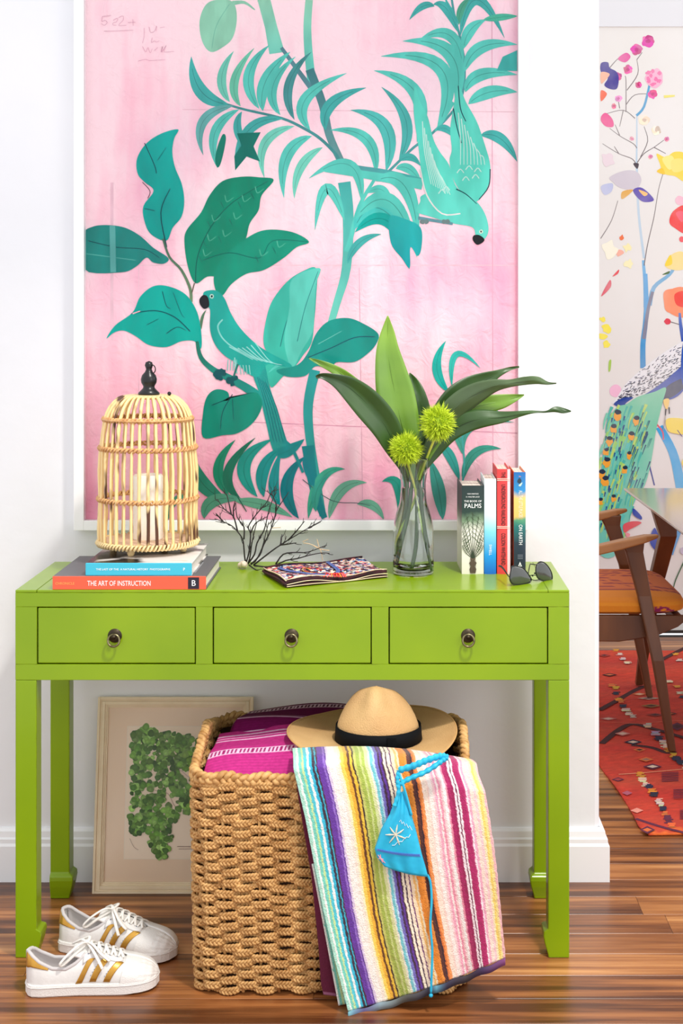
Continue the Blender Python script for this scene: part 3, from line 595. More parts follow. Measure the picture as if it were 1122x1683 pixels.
leg(TX0+LG/2, TY0+LG/2, 1, 1); leg(TX1-LG/2, TY0+LG/2, -1, 1); leg(TX0+LG/2, TY1-LG/2, 1, -1); leg(TX1-LG/2, TY1-LG/2, -1, -1)
f = MB(); T_ = .022; g_ = .0022
f.box((TX0, TY0, AZ), (TX1, TY0+T_, dz0-g_)); f.box((TX0, TY0, dz1+g_), (TX1, TY0+T_, TZ-.006))
xs = [TX0]+[q for a, b in dr for q in (a-g_, b+g_)]+[TX1]
for a, b in zip(xs[::2], xs[1::2]): f.box((a, TY0, dz0-g_), (b, TY0+T_, dz1+g_))
f.build('front_frame', G, tb, bevel=.0009)
for a in (TX0, TX1-T_): MB().box((a, TY0+T_, AZ), (a+T_, TY1-T_, TZ-.006)).build('side_panel', G, tb, bevel=.001)
MB().box((TX0, TY1-T_, AZ), (TX1, TY1, TZ-.006)).build('back_panel', G, tb, bevel=.001)
MB().box((TX0+T_, TY0+T_+.02, AZ+.01), (TX1-T_, TY1-T_, AZ+.016)).build('bottom_panel', G, tb)
MB().box((TX0+T_, TY0+T_+.001, dz0-.012), (TX1-T_, TY0+T_+.004, dz1+.01)).build('drawer_recess', M['dark'], tb)
es = .046
MB().box((TX0, TY0, TZ-.006), (TX0+es, TY1, TZ)).build('breadboard_end', G, tb, bevel=.0015)
MB().box((TX1-es, TY0, TZ-.006), (TX1, TY1, TZ)).build('breadboard_end', G, tb, bevel=.0015)
MB().box((TX0+es+.001, TY0, TZ-.006), (TX1-es-.0003, TY1, TZ)).build('top_panel', G, tb, bevel=.0015)
for (a, b), px in zip(dr, (188.5, 479, 769)):
    d_ = MB().box((a, TY0+.0008, dz0), (b, TY0+T_+.2, dz1)).build('drawer', G, tb, bevel=.0022)
    c = W(px, 1045, TY0)
    h = MB(); ring = [(.0, -.0035), (.006, -.0032), (.012, -.002), (.0145, 0)]
    pl = MB().loft([[(c.x+r_*math.cos(t*PI/12), TY0+y_, c.z+r_*math.sin(t*PI/12)) for t in range(24)] for r_, y_ in ((.0001, -.0042), (.007, -.0040), (.012, -.0028), (.0155, .0008))], caps=False)
    pl.loft([[(c.x+r_*math.cos(t*PI/6), TY0+y_, c.z+r_*math.sin(t*PI/6)) for t in range(12)] for r_, y_ in ((.0045, -.003), (.004, -.011), (.0055, -.014), (.0001, -.0155))], caps=False)
    hp = pl.build('backplate', M['bronze'], d_, smooth=True)
    cz = W(px, 1053, TY0-.013).z
    MB().tube([(c.x+.0125*math.cos(t*PI/14), TY0-.0125+.003*math.sin(t*PI/14), cz+.0125*math.sin(t*PI/14)) for t in range(28)], .0024, 8, closed=True).build('ring_pull', M['ring'], d_, smooth=True)

# ================================================================== books lying under the cage
def lying_book(name, label, x0, x1, y0, y1, z0, z1, mc, mcover, rot=0, grp=None):
    cx, cy = (x0+x1)/2, (y0+y1)/2
    t = thing(name, label, 'book', (cx, cy, z0), (0, 0, rot)); hw, hd, H = (x1-x0)/2, (y1-y0)/2, z1-z0; c = .0028
    k = MB(); k.box((-hw, -hd, 0), (hw, hd, c)); k.box((-hw, -hd, H-c), (hw, hd, H)); k.build('cover', mcover, t, local=True, bevel=.0006)
    MB().box((-hw, -hd-.0004, .0001), (hw-.022 if False else hw, -hd+c, H+.0003)).build('spine', mc, t, local=True, bevel=.0012)
    MB().box((-hw+.004, -hd+c+.0002, c), (hw-.004, hd-.004, H-c)).build('pages', M['pages'], t, local=True)
    return t
coral = mat('coral_cloth', (240, 92, 62), .55); cyan = mat('cyan_cover', (60, 184, 208), .5)
b1 = lying_book('art_book', 'thick coral-spined art book with grey cover, lowest book beneath the rattan cage', -.744, -.410, 3.204, 3.478, .8, .829, coral, mat('slate_cover', (92, 92, 96), .5))
o = text('THE ART OF INSTRUCTION', .0155, (-.022, -.1377, .0135), (PI/2, 0, 0), M['ink_white'], b1, local=True, sx=.72); o['label'] = 'white title lettering'
text('CHRONICLE', .0075, (-.14, -.1377, .0135), (PI/2, 0, 0), mat('orange_ink', (250, 170, 90), .6), b1, local=True)
MB().box((.128, -.1382, .002), (.152, -.1372, .027)).build('spine_badge', mat('black_badge', (28, 22, 40), .5), b1, local=True)
text('B', .018, (.140, -.1384, .014), (PI/2, 0, .0), M['ink_white'], b1, local=True)
text('THE ART OF INSTRUCTION', .011, (.135, -.02, .02915), (0, 0, PI/2), mat('grey_ink', (170, 170, 172), .6), b1, local=True)
b2 = lying_book('photo_book', 'cyan-spined book with dark photographic cover, lying directly under the rattan cage', -.674, -.442, 3.212, 3.490, .829, .8565, cyan, mat('photo_cover', (24, 20, 20), .25, c2=(238, 232, 226), nscale=9, contrast=(.47, .56), detail=2))
text('THE LAST OF THE  A NATURAL HISTORY  PHOTOGRAPHS', .0062, (-.012, -.1397, .0138), (PI/2, 0, 0), M['ink_white'], b2, local=True)
text('P', .009, (.099, -.1397, .0138), (PI/2, 0, 0), M['ink_white'], b2, local=True)

# ================================================================== rattan bird cage and candle
ccx, ccy = -.567, 3.388; zb = .8565
cage = thing('bird_cage', 'round rattan bird cage lantern with black turned finial, standing on two books', 'cage', (ccx, ccy, zb))
m_rod = mat('burnt_bamboo', (246, 214, 150), .42, c2=(84, 46, 22), nscale=26, stretch=(1, 1, .4), contrast=(.54, .64), detail=2, bump=.2, bscale=60)
m_wrap = mat('rattan_wrap', (226, 178, 118), .5, c2=(196, 140, 84), nscale=60)
m_light = mat('pale_rattan', (234, 206, 150), .5)
cprof = [(.110, .016), (.111, .05), (.110, .12), (.1095, .19), (.107, .238), (.104, .27), (.098, .3035), (.086, .331), (.068, .3495), (.055, .3545)]
rr = random.Random(4)
for k in range(36):
    a = 2*PI*k/36+rr.uniform(-.02, .02); ph = rr.uniform(0, 9)
    pts = []
    for r_, z in cr(cprof, False, 2):
        wob = .0012*math.sin(z*40+ph); pts.append((ccx+(r_+wob)*math.cos(a+wob*4), ccy+(r_+wob)*math.sin(a+wob*4), zb+z))
    R0 = .0034*rr.uniform(.85, 1.25)
    MB().tube(pts, [R0*(1.25 if rr.random() < .12 else 1) for _ in pts], 6).build('bamboo_rod', m_rod, cage, smooth=True)
def wrap_ring(R, z, name, amp=.0035, r0=.0022, m_=None, turns=48):
    for q in (0, 1):
        n = turns*6
        pts = [(ccx+(R+amp*math.cos(turns*2*PI*i/n+q*PI))*math.cos(2*PI*i/n), ccy+(R+amp*math.cos(turns*2*PI*i/n+q*PI))*math.sin(2*PI*i/n), zb+z+amp*math.sin(turns*2*PI*i/n+q*PI)) for i in range(n)]
        MB().tube(pts, r0, 5, closed=True).build(name, m_ or m_wrap, cage, smooth=True)
for R, z in ((.0995, .3035), (.1085, .238), (.1112, .122)): wrap_ring(R, z, 'rattan_hoop', .0044, .0028, None, 34)
wrap_ring(.1115, .021, 'braided_base', .006, .0026, m_light, 40)
MB().tube([(ccx+.104*math.cos(2*PI*i/40), ccy+.104*math.sin(2*PI*i/40), zb+.3035) for i in range(40)], .0025, 6, closed=True).build('inner_hoop', m_wrap, cage, smooth=True)
MB().lathe([(.0, .0165), (.106, .0165), (.107, .022), (.106, .026), (0, .026)], (ccx, ccy, zb), 40).build('floor_disc', mat('light_wood', (222, 190, 160), .5), cage)
MB().lathe([(0, .350), (.055, .350), (.058, .3525), (.058, .3555), (.055, .358), (0, .358)], (ccx, ccy, zb), 40).build('top_disc', m_light, cage, bevel=.001)
MB().lathe([(.0, .358), (.024, .358), (.025, .362), (.018, .369), (.0135, .374), (.013, .378), (.0175, .386), (.0185, .394), (.016, .403), (.009, .411), (.0065, .417), (.0075, .420), (.0095, .426), (.0075, .433), (0, .436)], (ccx+.002, ccy, zb), 28).build('finial', M['black'], cage, smooth=True)
MB().tube([(ccx+.008+.010*math.cos(t*PI/10), ccy-.006, zb+.417+.011*math.sin(t*PI/10)) for t in range(20)], .0013, 6, closed=True).build('finial_ring', M['black'], cage, smooth=True)
MB().ball((ccx+.052, ccy-.02, zb+.362), .0046, 12).tube([(ccx+.052, ccy-.02, zb+.355), (ccx+.052, ccy-.02, zb+.362)], .0012, 6).build('latch_knob', M['black'], cage, smooth=True)
for k in range(4):
    a = -PI/2-.28+k*PI/2
    MB().lathe([(.0, 0), (.006, .001), (.0085, .006), (.008, .011), (.005, .0165), (0, .0165)], (ccx+.088*math.cos(a), ccy+.088*math.sin(a), zb), 16).build('bun_foot', m_light, cage, smooth=True)
cd = thing('pillar_candle', 'white pillar candle standing inside the rattan cage', 'candle', (ccx, ccy, zb+.026))
MB().lathe([(0, 0), (.033, 0), (.034, .003), (.034, .145), (.031, .149), (.026, .146), (0, .143)], (ccx, ccy, zb+.026), 32).build('wax', mat('ivory_wax', (255, 246, 232), .45, subs=.5), cd, smooth=True)
MB().tube([(ccx, ccy, zb+.169), (ccx+.001, ccy, zb+.178), (ccx+.003, ccy, zb+.184)], .0010, 6).build('wick', M['black'], cd)
# ================================================================== upright books
def upright_book(name, label, px0, px1, pyt, Yf, depth, spine_col, cover_m, x_top=None, lean=0, rnd_=0):
    x0, x1 = W(px0, 0, Yf).x, W(px1, 0, Yf).x; H = W(0, pyt, Yf).z-.8; hw = (x1-x0)/2
    t = thing(name, label, 'book', ((x0+x1)/2, Yf+depth/2, .8), (0, 0, rnd_), group='upright books beside the vase')
    hd = depth/2; c = .0022
    k = MB(); k.box((-hw, -hd, 0), (-hw+c, hd, H)); k.box((hw-c, -hd, 0), (hw, hd, H)); k.build('cover', cover_m, t, local=True, bevel=.0005)
    s_ = MB(); n = 8
    s_.loft([[(-hw+2*hw*i/n, -hd-.0025*math.sin(PI*i/n), z) for i in range(n+1)]+[(hw, -hd+.002, z), (-hw, -hd+.002, z)] for z in (0, H)])
    s_.build('spine', spine_col, t, local=True)
    MB().box((-hw+c, -hd+.003, .003), (hw-c, hd-.004, H-.005)).build('pages', M['pagesv'], t, local=True)
    return t, hw, hd, H
def ramp_mat(name, stops, axis=2, lo=0, hi=.24, rough=.4, noise_amt=0):
    m = mat(name, (200, 200, 200), rough); nt = m.node_tree; L = nt.links; b = nt.nodes['Principled BSDF']
    tc = nn(nt, 'ShaderNodeTexCoord'); sp = nn(nt, 'ShaderNodeSeparateXYZ'); L.new(tc.outputs['Object'], sp.inputs[0])
    mr = nn(nt, 'ShaderNodeMapRange'); mr.inputs[1].default_value = lo; mr.inputs[2].default_value = hi; L.new(sp.outputs[axis], mr.inputs[0])
    src = mr.outputs[0]
    if noise_amt:
        no = nn(nt, 'ShaderNodeTexNoise'); no.inputs['Scale'].default_value = 45; L.new(tc.outputs['Object'], no.inputs[0])
        ma = nn(nt, 'ShaderNodeMath', operation='MULTIPLY_ADD'); L.new(no.outputs[0], ma.inputs[0]); ma.inputs[1].default_value = noise_amt; L.new(src, ma.inputs[2])
        m2 = nn(nt, 'ShaderNodeMath', operation='SUBTRACT'); L.new(ma.outputs[0], m2.inputs[0]); m2.inputs[1].default_value = noise_amt/2; src = m2.outputs[0]
    r = nn(nt, 'ShaderNodeValToRGB'); e = r.color_ramp.elements; L.new(src, r.inputs[0]); L.new(r.outputs[0], b.inputs['Base Color'])
    e[0].position = stops[0][0]; e[0].color = col4(stops[0][1]); e[1].position = stops[-1][0]; e[1].color = col4(stops[-1][1])
    for p, c in stops[1:-1]: x = e.new(p); x.color = col4(c)
    return m
vr = (PI/2, PI/2, 0)
# palms book
pm = ramp_mat('palm_jacket', [(0, (232, 224, 208)), (.48, (240, 234, 222)), (.60, (110, 136, 104)), (.70, (28, 56, 46)), (1, (24, 44, 44))], 2, 0, .207, noise_amt=.12)
t, hw, hd, H = upright_book('palm_book', 'thick book with palm tree drawing and dark green top, leftmost of the upright books', 757, 793, 798, 3.400, .15, pm, pm, rnd_=.03)
sy = -hd-.0032
text('THE BOOK OF', .0062, (.0, sy, H-.036), (PI/2, 0, 0), M['ink_white'], t, local=True)
text('PALMS', .0145, (.0, sy, H-.047), (PI/2, 0, 0), M['ink_white'], t, local=True, sx=.95)
text('VON MARTIUS', .004, (.0, sy, H-.019), (PI/2, 0, 0), M['ink_white'], t, local=True); text('H. WALTER LACK', .004, (.0, sy, H-.026), (PI/2, 0, 0), M['ink_white'], t, local=True)
P = Paint(lambda x, y: Vector((x, sy+.0004, y)), (0, -1, 0), start=.0001)
for k in range(11):
    a = -1.15+2.3*k/10; L_ = .105-.03*abs(a)
    xm = math.sin(a)*L_*.45; zt = .038+math.cos(a)*L_
    xt = max(-hw+.001, min(hw-.001, math.sin(a)*L_*.62))
    P.line([(0, .035), (max(-hw+.002, min(hw-.002, xm*.6)), .035+math.cos(a)*L_*.55), (xt, zt)], .0017, .0009, (44, 54, 36))
    for q in range(6):
        u = .45+q*.1; bx, bz = xt*u, .038+(zt-.038)*u
        P.line([(bx, bz), (max(-hw, min(hw, bx+.006*math.copysign(1, a))), bz-.004)], .0011, .0004, (58, 80, 44)); P.line([(bx, bz), (max(-hw, min(hw, bx-.005*math.copysign(1, a))), bz+.006)], .0011, .0004, (58, 80, 44))
P.poly([(-.006, .002), (.006, .002), (.008, .012), (.0045, .018), (.009, .026), (.004, .031), (.007, .038), (0, .036), (-.007, .038), (-.004, .031), (-.009, .026), (-.0045, .018), (-.008, .012)], (96, 76, 62), smooth=False)
for k in range(8): P.line([(-.006+.0017*k, .004), (-.007+.002*k, .034)], .0007, .0005, (50, 40, 34))
stuff(P.done('palm_drawing', M['col'], t, local=True))
bm_ = ramp_mat('blue_fade_jacket', [(0, (16, 100, 200)), (.2, (20, 150, 225)), (.45, (130, 210, 228)), (.62, (214, 240, 244)), (1, (226, 243, 244))], 2, 0, .219)
t, hw, hd, H = upright_book('novel', 'slim book fading from white down to bright blue, right of the palm book', 795.5, 815, 787, 3.400, .148, bm_, bm_)
text('SWELL', .0085, (.0, -hd-.003, .056), (PI/2, PI/2, 0), M['ink_white'], t, local=True)
rm = mat('red_jacket', (222, 62, 62), .5); 
t, hw, hd, H = upright_book('novel', 'red book with black lettering and cream bands, second from the right of the upright books', 816.5, 838, 771, 3.400, .155, rm, rm)
for z in (H-.0265, .1055):
    for q in (0, .0035): MB().box((-hw, -hd-.0029, z+q), (hw, -hd-.0005, z+q+.0014)).build('cream_band', mat('cream_print', (246, 214, 196), .5), t, local=True)
MB().box((hw-.0065, -hd-.0019, .0), (hw+.0002, -hd+.001, H)).build('pink_edge', mat('pink_edge', (248, 200, 205), .5), t, local=True)
for s_, sz, z in (('THE', .0137, H-.013), ('UNDERGROUND RAILROAD', .0137, .160), ('COLSON WHITEHEAD', .0137, .058)):
    text(s_, sz, (-.0012, -hd-.0033, z), (PI/2, PI/2, 0), M['ink_black'], t, local=True, sx={'THE': .57, 'UNDERGROUND RAILROAD': .54, 'COLSON WHITEHEAD': .53}[s_])
em = ramp_mat('sea_jacket', [(0, (34, 40, 54)), (.3, (30, 48, 62)), (.47, (16, 110, 106)), (.53, (80, 150, 110)), (.57, (236, 190, 100)), (.75, (244, 200, 110)), (.82, (40, 140, 200)), (1, (20, 104, 176))], 2, 0, .235, noise_amt=.08)
oc = mat('orange_cover_edge', (214, 110, 30), .4)
t, hw, hd, H = upright_book('novel', 'book with blue, orange and dark teal spine and white lettering, rightmost of the upright books', 844, 863.5, 776, 3.400, .15, em, oc)
text('ALL THE LITTLE PLACES', .0118, (.0015, -hd-.0033, .162), (PI/2, PI/2, 0), mat('pale_gold_ink', (244, 240, 220), .5), t, local=True, sx=.5)
text('ON EARTH', .0118, (.0015, -hd-.0033, .091), (PI/2, PI/2, 0), M['ink_white'], t, local=True, sx=.8)
P = Paint(lambda x, y: Vector((x, -hd-.0026, y)), (0, -1, 0), start=.0002)
P.poly([(-.004, .018), (.005, .018), (.0005, .029)], (235, 235, 235), smooth=False); P.dot(.0005, .0205, .0014, (40, 40, 50)); P.poly([(-.006, .214), (-.001, .222), (.004, .216), (.0, .209)], (30, 60, 80)); P.poly([(-.003, .205), (.006, .212), (.002, .203)], (190, 215, 200)); P.line([(-.002, .226), (.003, .225)], .002, .001, (220, 140, 130))
for z in (.012, .009): P.line([(-.004, z), (.006, z)], .0012, .0012, (150, 155, 160))
for z in (.036, .04, .044): P.line([(-.005, z), (.007, z)], .001, .001, (140, 145, 155))
stuff(P.done('spine_emblem', M['col'], t, local=True))

# ================================================================== carafe vase with leaves and pompon blooms
VX, VY = .0436, 3.404
va = thing('glass_vase', 'clear glass carafe vase half hidden by blooms, full of water and stems', 'vase', (VX, VY, .8))
vp = [(.036, 0), (.044, .002), (.047, .008), (.0473, .05), (.047, .095), (.0445, .12), (.038, .145), (.0318, .165), (.0298, .185), (.0288, .205), (.0298, .218), (.034, .245), (.0385, .268)]
vo = cr(vp, False, 3); vi = [(max(.001, r_-.0022), z) for r_, z in vo if z > .012]
prof_ = [(0, 0)]+vo+[(.0375, .2692)]+vi[::-1]+[(.02, .0105), (0, .0102)]
MB().lathe(prof_, (VX, VY, .8), 48).build('glass_body', M['glass'], va, smooth=True)
wi = [(r_-.0026, z) for r_, z in vo if .013 < z < .203]
MB().lathe([(0, .0112)]+wi+[(0, wi[-1][1])], (VX, VY, .8), 48).build('water', M['water'], va, smooth=True)
leaf_d = mat('leaf_dark', (58, 92, 36), .38, c2=(40, 66, 30), nscale=5, stretch=(1, 1, 1), bump=.15, bscale=50)
leaf_b = mat('leaf_bright', (122, 160, 50), .36, c2=(88, 128, 44), nscale=4, bump=.15, bscale=50)
leaf_o = mat('leaf_olive', (80, 104, 62), .38, c2=(62, 80, 50), nscale=6, bump=.15, bscale=50)
stem_m = mat('fresh_stem', (160, 196, 56), .4, c2=(214, 214, 96), nscale=18, contrast=(.5, .62)); stem_d = mat('dark_stem', (64, 98, 42), .4)
def strap_leaf(label, rows, m, stem, fold=.12, twist=0, ribs=True):
    """rows: (px, py, Y, width_px) from tip to throat"""
    t = thing('strap_leaf', label, 'leaf', W(rows[-1][0], rows[-1][1], rows[-1][2]), group='long leaves in the vase')
    rs = cr(rows, False, 5); n = len(rs); mb = MB(); NS = 8; prev = None
    pts = [W(a[0], a[1], a[2]) for a in rs]
    for i, a in enumerate(rs):
        dv = (pts[min(i+1, n-1)]-pts[max(i-1, 0)]).normalized(); nx = Vector((-dv.z, 0, dv.x)).normalized(); wd = max(a[3], .6)*a[2]/F/2
        row = []
        for k in range(NS+1):
            u = -1+2*k/NS
            y = fold*wd*2*abs(u)*(-1 if twist == 0 else 1)+math.sin(i*.5+u*2)*.0012+twist*u*wd*.6
            if ribs: y += .00035*math.sin(u*22)
            row.append(mb.av(pts[i]+nx*u*wd+Vector((0, y, 0))))
        if prev:
            for k in range(NS): mb.face(prev[k], prev[k+1], row[k+1], row[k])
        prev = row
    mb.build('blade', m, t, smooth=True, solid=.0006)
    mb = MB(); mb.tube([p+Vector((0, -.0004, 0)) for p in pts[2:]], [.0004+.0012*i/n for i in range(n-2)], 5).build('midrib', m, t, smooth=True)
    sp = [W(a, b, c) for a, b, c in stem]
    MB().tube(cr([tuple(pts[-2])]+[tuple(p) for p in sp], False, 4), .0042 if len(sp) < 4 else .0034, 7).build('stem', stem_d, t, smooth=True)
    return t
V0 = 3.40
strap_leaf('tall bright upright leaf, tallest in the vase', [(637, 519, 3.42, 2), (637, 545, 3.42, 22), (637, 575, 3.415, 38), (642, 610, 3.41, 52), (649, 645, 3.405, 62), (656, 680, 3.40, 62), (664, 712, 3.40, 52), (671, 742, 3.40, 30), (675, 775, 3.40, 14), (677, 792, 3.402, 8)], leaf_b, [(673, 840, 3.40), (664, 885, 3.395), (655, 925, 3.39)])
strap_leaf('dark drooping leaf with yellow tip, reaching left out of the vase', [(519, 620, 3.34, 5), (530, 618, 3.34, 10), (552, 625, 3.345, 22), (578, 640, 3.35, 40), (605, 665, 3.36, 50), (632, 698, 3.37, 48), (650, 735, 3.385, 36), (664, 770, 3.40, 16), (670, 792, 3.40, 8)], leaf_d, [(668, 840, 3.40), (660, 890, 3.41), (650, 938, 3.41)], fold=.2)
strap_leaf('narrow leaf tip behind the drooping left leaf, furthest to the left', [(508, 589, 3.38, 2), (525, 596, 3.38, 9), (545, 605, 3.38, 14), (566, 618, 3.385, 18), (592, 642, 3.39, 22), (625, 685, 3.40, 22), (652, 735, 3.405, 16), (668, 792, 3.405, 7)], leaf_b, [(672, 850, 3.41)])
strap_leaf('slim dark leaf edge just right of the tallest leaf', [(673, 613, 3.44, 2), (680, 628, 3.44, 16), (688, 650, 3.43, 24), (694, 680, 3.43, 28), (694, 715, 3.42, 26), (688, 750, 3.41, 18), (682, 792, 3.41, 8)], leaf_d, [(684, 850, 3.41)])
strap_leaf('dark leaf reaching right, uppermost of the right-hand leaves', [(853, 603, 3.46, 3), (838, 606, 3.46, 6), (820, 613, 3.455, 12), (797, 624, 3.45, 26), (770, 638, 3.44, 38), (745, 658, 3.43, 42), (722, 690, 3.42, 36), (702, 735, 3.41, 22), (688, 770, 3.405, 13), (683, 792, 3.40, 8)], leaf_d, [(684, 850, 3.39), (682, 900, 3.39), (676, 937, 3.385)])
strap_leaf('olive wavy leaf with long thin tip, second highest on the right', [(914, 630, 3.36, 2), (900, 630, 3.36, 5), (882, 625, 3.36, 13), (862, 626, 3.365, 14), (838, 630, 3.37, 13), (812, 634, 3.375, 22), (785, 645, 3.38, 34), (758, 662, 3.385, 40), (732, 688, 3.39, 36), (708, 732, 3.395, 24), (690, 768, 3.40, 13), (686, 792, 3.40, 8)], leaf_o, [(690, 850, 3.405), (696, 900, 3.41)], twist=.3)
strap_leaf('bright green pointed leaf, reaching right below the olive leaf', [(861, 649, 3.42, 2), (845, 654, 3.42, 13), (822, 660, 3.42, 25), (795, 665, 3.415, 29), (765, 675, 3.41, 28), (738, 692, 3.405, 24), (712, 730, 3.40, 18), (695, 765, 3.40, 10), (686, 792, 3.40, 7)], leaf_b, [(688, 860, 3.41)])
strap_leaf('lowest right-hand leaf with a pinched, twisted far tip', [(938, 676, 3.37, 2), (926, 675, 3.37, 9), (912, 673, 3.37, 9), (896, 677, 3.37, 3), (875, 677, 3.37, 5), (850, 681, 3.375, 11), (822, 686, 3.38, 20), (792, 688, 3.385, 30), (764, 695, 3.39, 34), (738, 712, 3.395, 30), (714, 742, 3.40, 22), (696, 770, 3.40, 12), (688, 792, 3.40, 7)], leaf_d, [(692, 850, 3.39), (700, 900, 3.38), (708, 938, 3.385)], twist=-.3)
pet = mat('lime_petals', (208, 226, 50), .6, c2=(184, 208, 36), nscale=60)
def pompon(label, px, py, Y, R, stem, sy_=1):
    c = W(px, py, Y); t = thing('pompon_bloom', label, 'flower', c, group='lime pompon blooms'); r_ = random.Random(int(px)); mb = MB()
    N = 1500
    for k in range(N):
        z = 1-2*(k+.5)/N; a = k*2.39996; s_ = math.sqrt(1-z*z); d_ = Vector((s_*math.cos(a), s_*math.sin(a), z*sy_))
        d_ += Vector((r_.uniform(-.14, .14), r_.uniform(-.14, .14), r_.uniform(-.14, .14))); l = R*r_.uniform(.88, 1.06)
        tan = d_.cross(Vector((r_.uniform(-1, 1), r_.uniform(-1, 1), r_.uniform(-1, 1)))).normalized()*.0008; bend = Vector((r_.uniform(-1, 1), r_.uniform(-1, 1), r_.uniform(-1, 1)))*R*.12
        p0 = c+d_*R*.45; p1 = c+d_*l*.8; p2 = c+d_*l+bend
        t2 = tan.cross(d_).normalized()*.0006
        i = [mb.av(p) for p in (p0-tan, p0+tan, p1+tan*1.3, p1-tan*1.3, p1+t2*1.4, p2)]
        mb.face(i[0], i[1], i[2], i[3]); mb.face(i[3], i[2], i[5]); mb.face(i[2], i[4], i[5]); mb.face(i[4], i[3], i[5])
    stuff(mb.build('petals', pet, t))
    MB().ball(c, R*.62, 14).build('flower_core', mat('bloom_core', (150, 176, 34), .8), t, smooth=True)
    MB().tube(cr([tuple(c-Vector((0, 0, R*.5)))]+[tuple(W(*q)) for q in stem], False, 5), .0029, 7).build('stem', stem_m, t, smooth=True)
pompon('round lime green pompon bloom resting low on the vase rim', 667, 738, 3.362, .0385, [(674, 775, 3.385), (681, 800, 3.395), (685, 830, 3.392), (694, 880, 3.385), (707, 934, 3.39)])
pompon('lime green pompon bloom, higher and further right one', 719, 695, 3.345, .0400, [(702, 750, 3.385), (688, 790, 3.40), (680, 825, 3.40), (665, 865, 3.40), (652, 895, 3.395), (649, 925, 3.40)], 1.08)

# ================================================================== coral branch
cb = thing('sea_fan_branch', 'bare black sea fan branch with pale knobbly foot, lying between books and pouch', 'coral', W(399, 934, 3.462))
r = random.Random(8)
def coralP(x, y, d_): return W(330+x/4.878, 790+y/4.878, 3.462+d_)
mb = MB()
def br(pts, r0, r1, depth=0, dz=0):
    ps = cr(pts, False, 3); n = len(ps); wv = r.uniform(-.03, .03)
    q = [coralP(x, y, dz+wv*i/n+r.uniform(-.0006, .0006)) for i, (x, y) in enumerate(ps)]
    mb.tube(q, [r0+(r1-r0)*i/(n-1) for i in range(n)], 5)
    if depth < 2:
        for k in range(int(n/(3 if depth == 0 else 5))):
            i = r.randrange(n//3, n-1); x, y = ps[i]; dx, dy = ps[i+1][0]-x, ps[i+1][1]-y; l = math.hypot(dx, dy) or 1; a = math.atan2(dy, dx)+r.choice([-1, 1])*r.uniform(.3, .6); L_ = r.uniform(25, 70)
            br([(x, y), (x+math.cos(a)*L_*.5, y+math.sin(a)*L_*.5), (x+math.cos(a*.8+(-PI/2)*.2)*L_, y+math.sin(a)*L_-8)], r1*1.1, r1*.7, depth+1+(r.random() < .5), dz+wv*i/n)
R1, R2 = .0021, .0009
for pts in ([(360, 668), (350, 600), (345, 540), (335, 470), (295, 410), (245, 360), (180, 330), (110, 305)], [(180, 330), (145, 290), (120, 262)], [(295, 410), (270, 310), (245, 270), (185, 225), (130, 145)], [(245, 275), (225, 180), (205, 100)], [(262, 300), (262, 220), (275, 160)], [(345, 470), (345, 370), (290, 290), (280, 175)],
            [(365, 650), (385, 580), (395, 500), (398, 420), (380, 370), (430, 290), (470, 240), (530, 170), (560, 100), (610, 60)], [(400, 420), (440, 340), (530, 290)], [(378, 665), (430, 590), (450, 500), (500, 410), (520, 350), (545, 240), (580, 140), (605, 95)],
            [(400, 672), (470, 600), (500, 520), (550, 420), (590, 300), (605, 240), (650, 170), (705, 90)], [(605, 240), (600, 170), (560, 100)], [(420, 678), (520, 600), (600, 540), (640, 515), (700, 475), (760, 440), (860, 380), (970, 320)], [(640, 515), (700, 508), (765, 498)], [(640, 515), (650, 430)], [(700, 478), (770, 400), (830, 325)], [(860, 380), (960, 330)],
            [(425, 680), (560, 690), (680, 640), (770, 625), (860, 600), (960, 580), (1030, 582)], [(600, 670), (660, 590), (760, 575), (860, 572), (1010, 515)], [(385, 675), (440, 715), (500, 735)], [(380, 660), (395, 600), (405, 520), (430, 400), (450, 330)], [(400, 665), (440, 640), (490, 540), (520, 420), (545, 330)]):
    br(pts, R1, R2)
mb.build('branches', mat('black_coral', (34, 26, 28), .6), cb, smooth=True)
f_ = MB(); 
for k in range(9): f_.ball(W(399+r.uniform(-5, 5), 929+r.uniform(-3, 3), 3.462+r.uniform(-.008, .008)), r.uniform(.005, .008), 8)
f_.tube([coralP(360, 668, 0), W(400, 929, 3.462)], .003, 6)
f_.build('holdfast', mat('pale_coral', (224, 206, 186), .8, bump=.5, bscale=120), cb, smooth=True)
mb = MB()
for pts in ([(820, 500), (880, 510), (950, 545), (970, 600), (975, 640)], [(930, 470), (950, 545)], [(1030, 560), (955, 548), (900, 520)], [(815, 490), (860, 470)], [(560, 380), (640, 375)]): mb.tube([coralP(x, y, .02) for x, y in cr(pts, False, 3)], .0010, 5)
stuff(mb.build('pale_twigs', mat('pale_twig', (214, 186, 146), .7), cb))

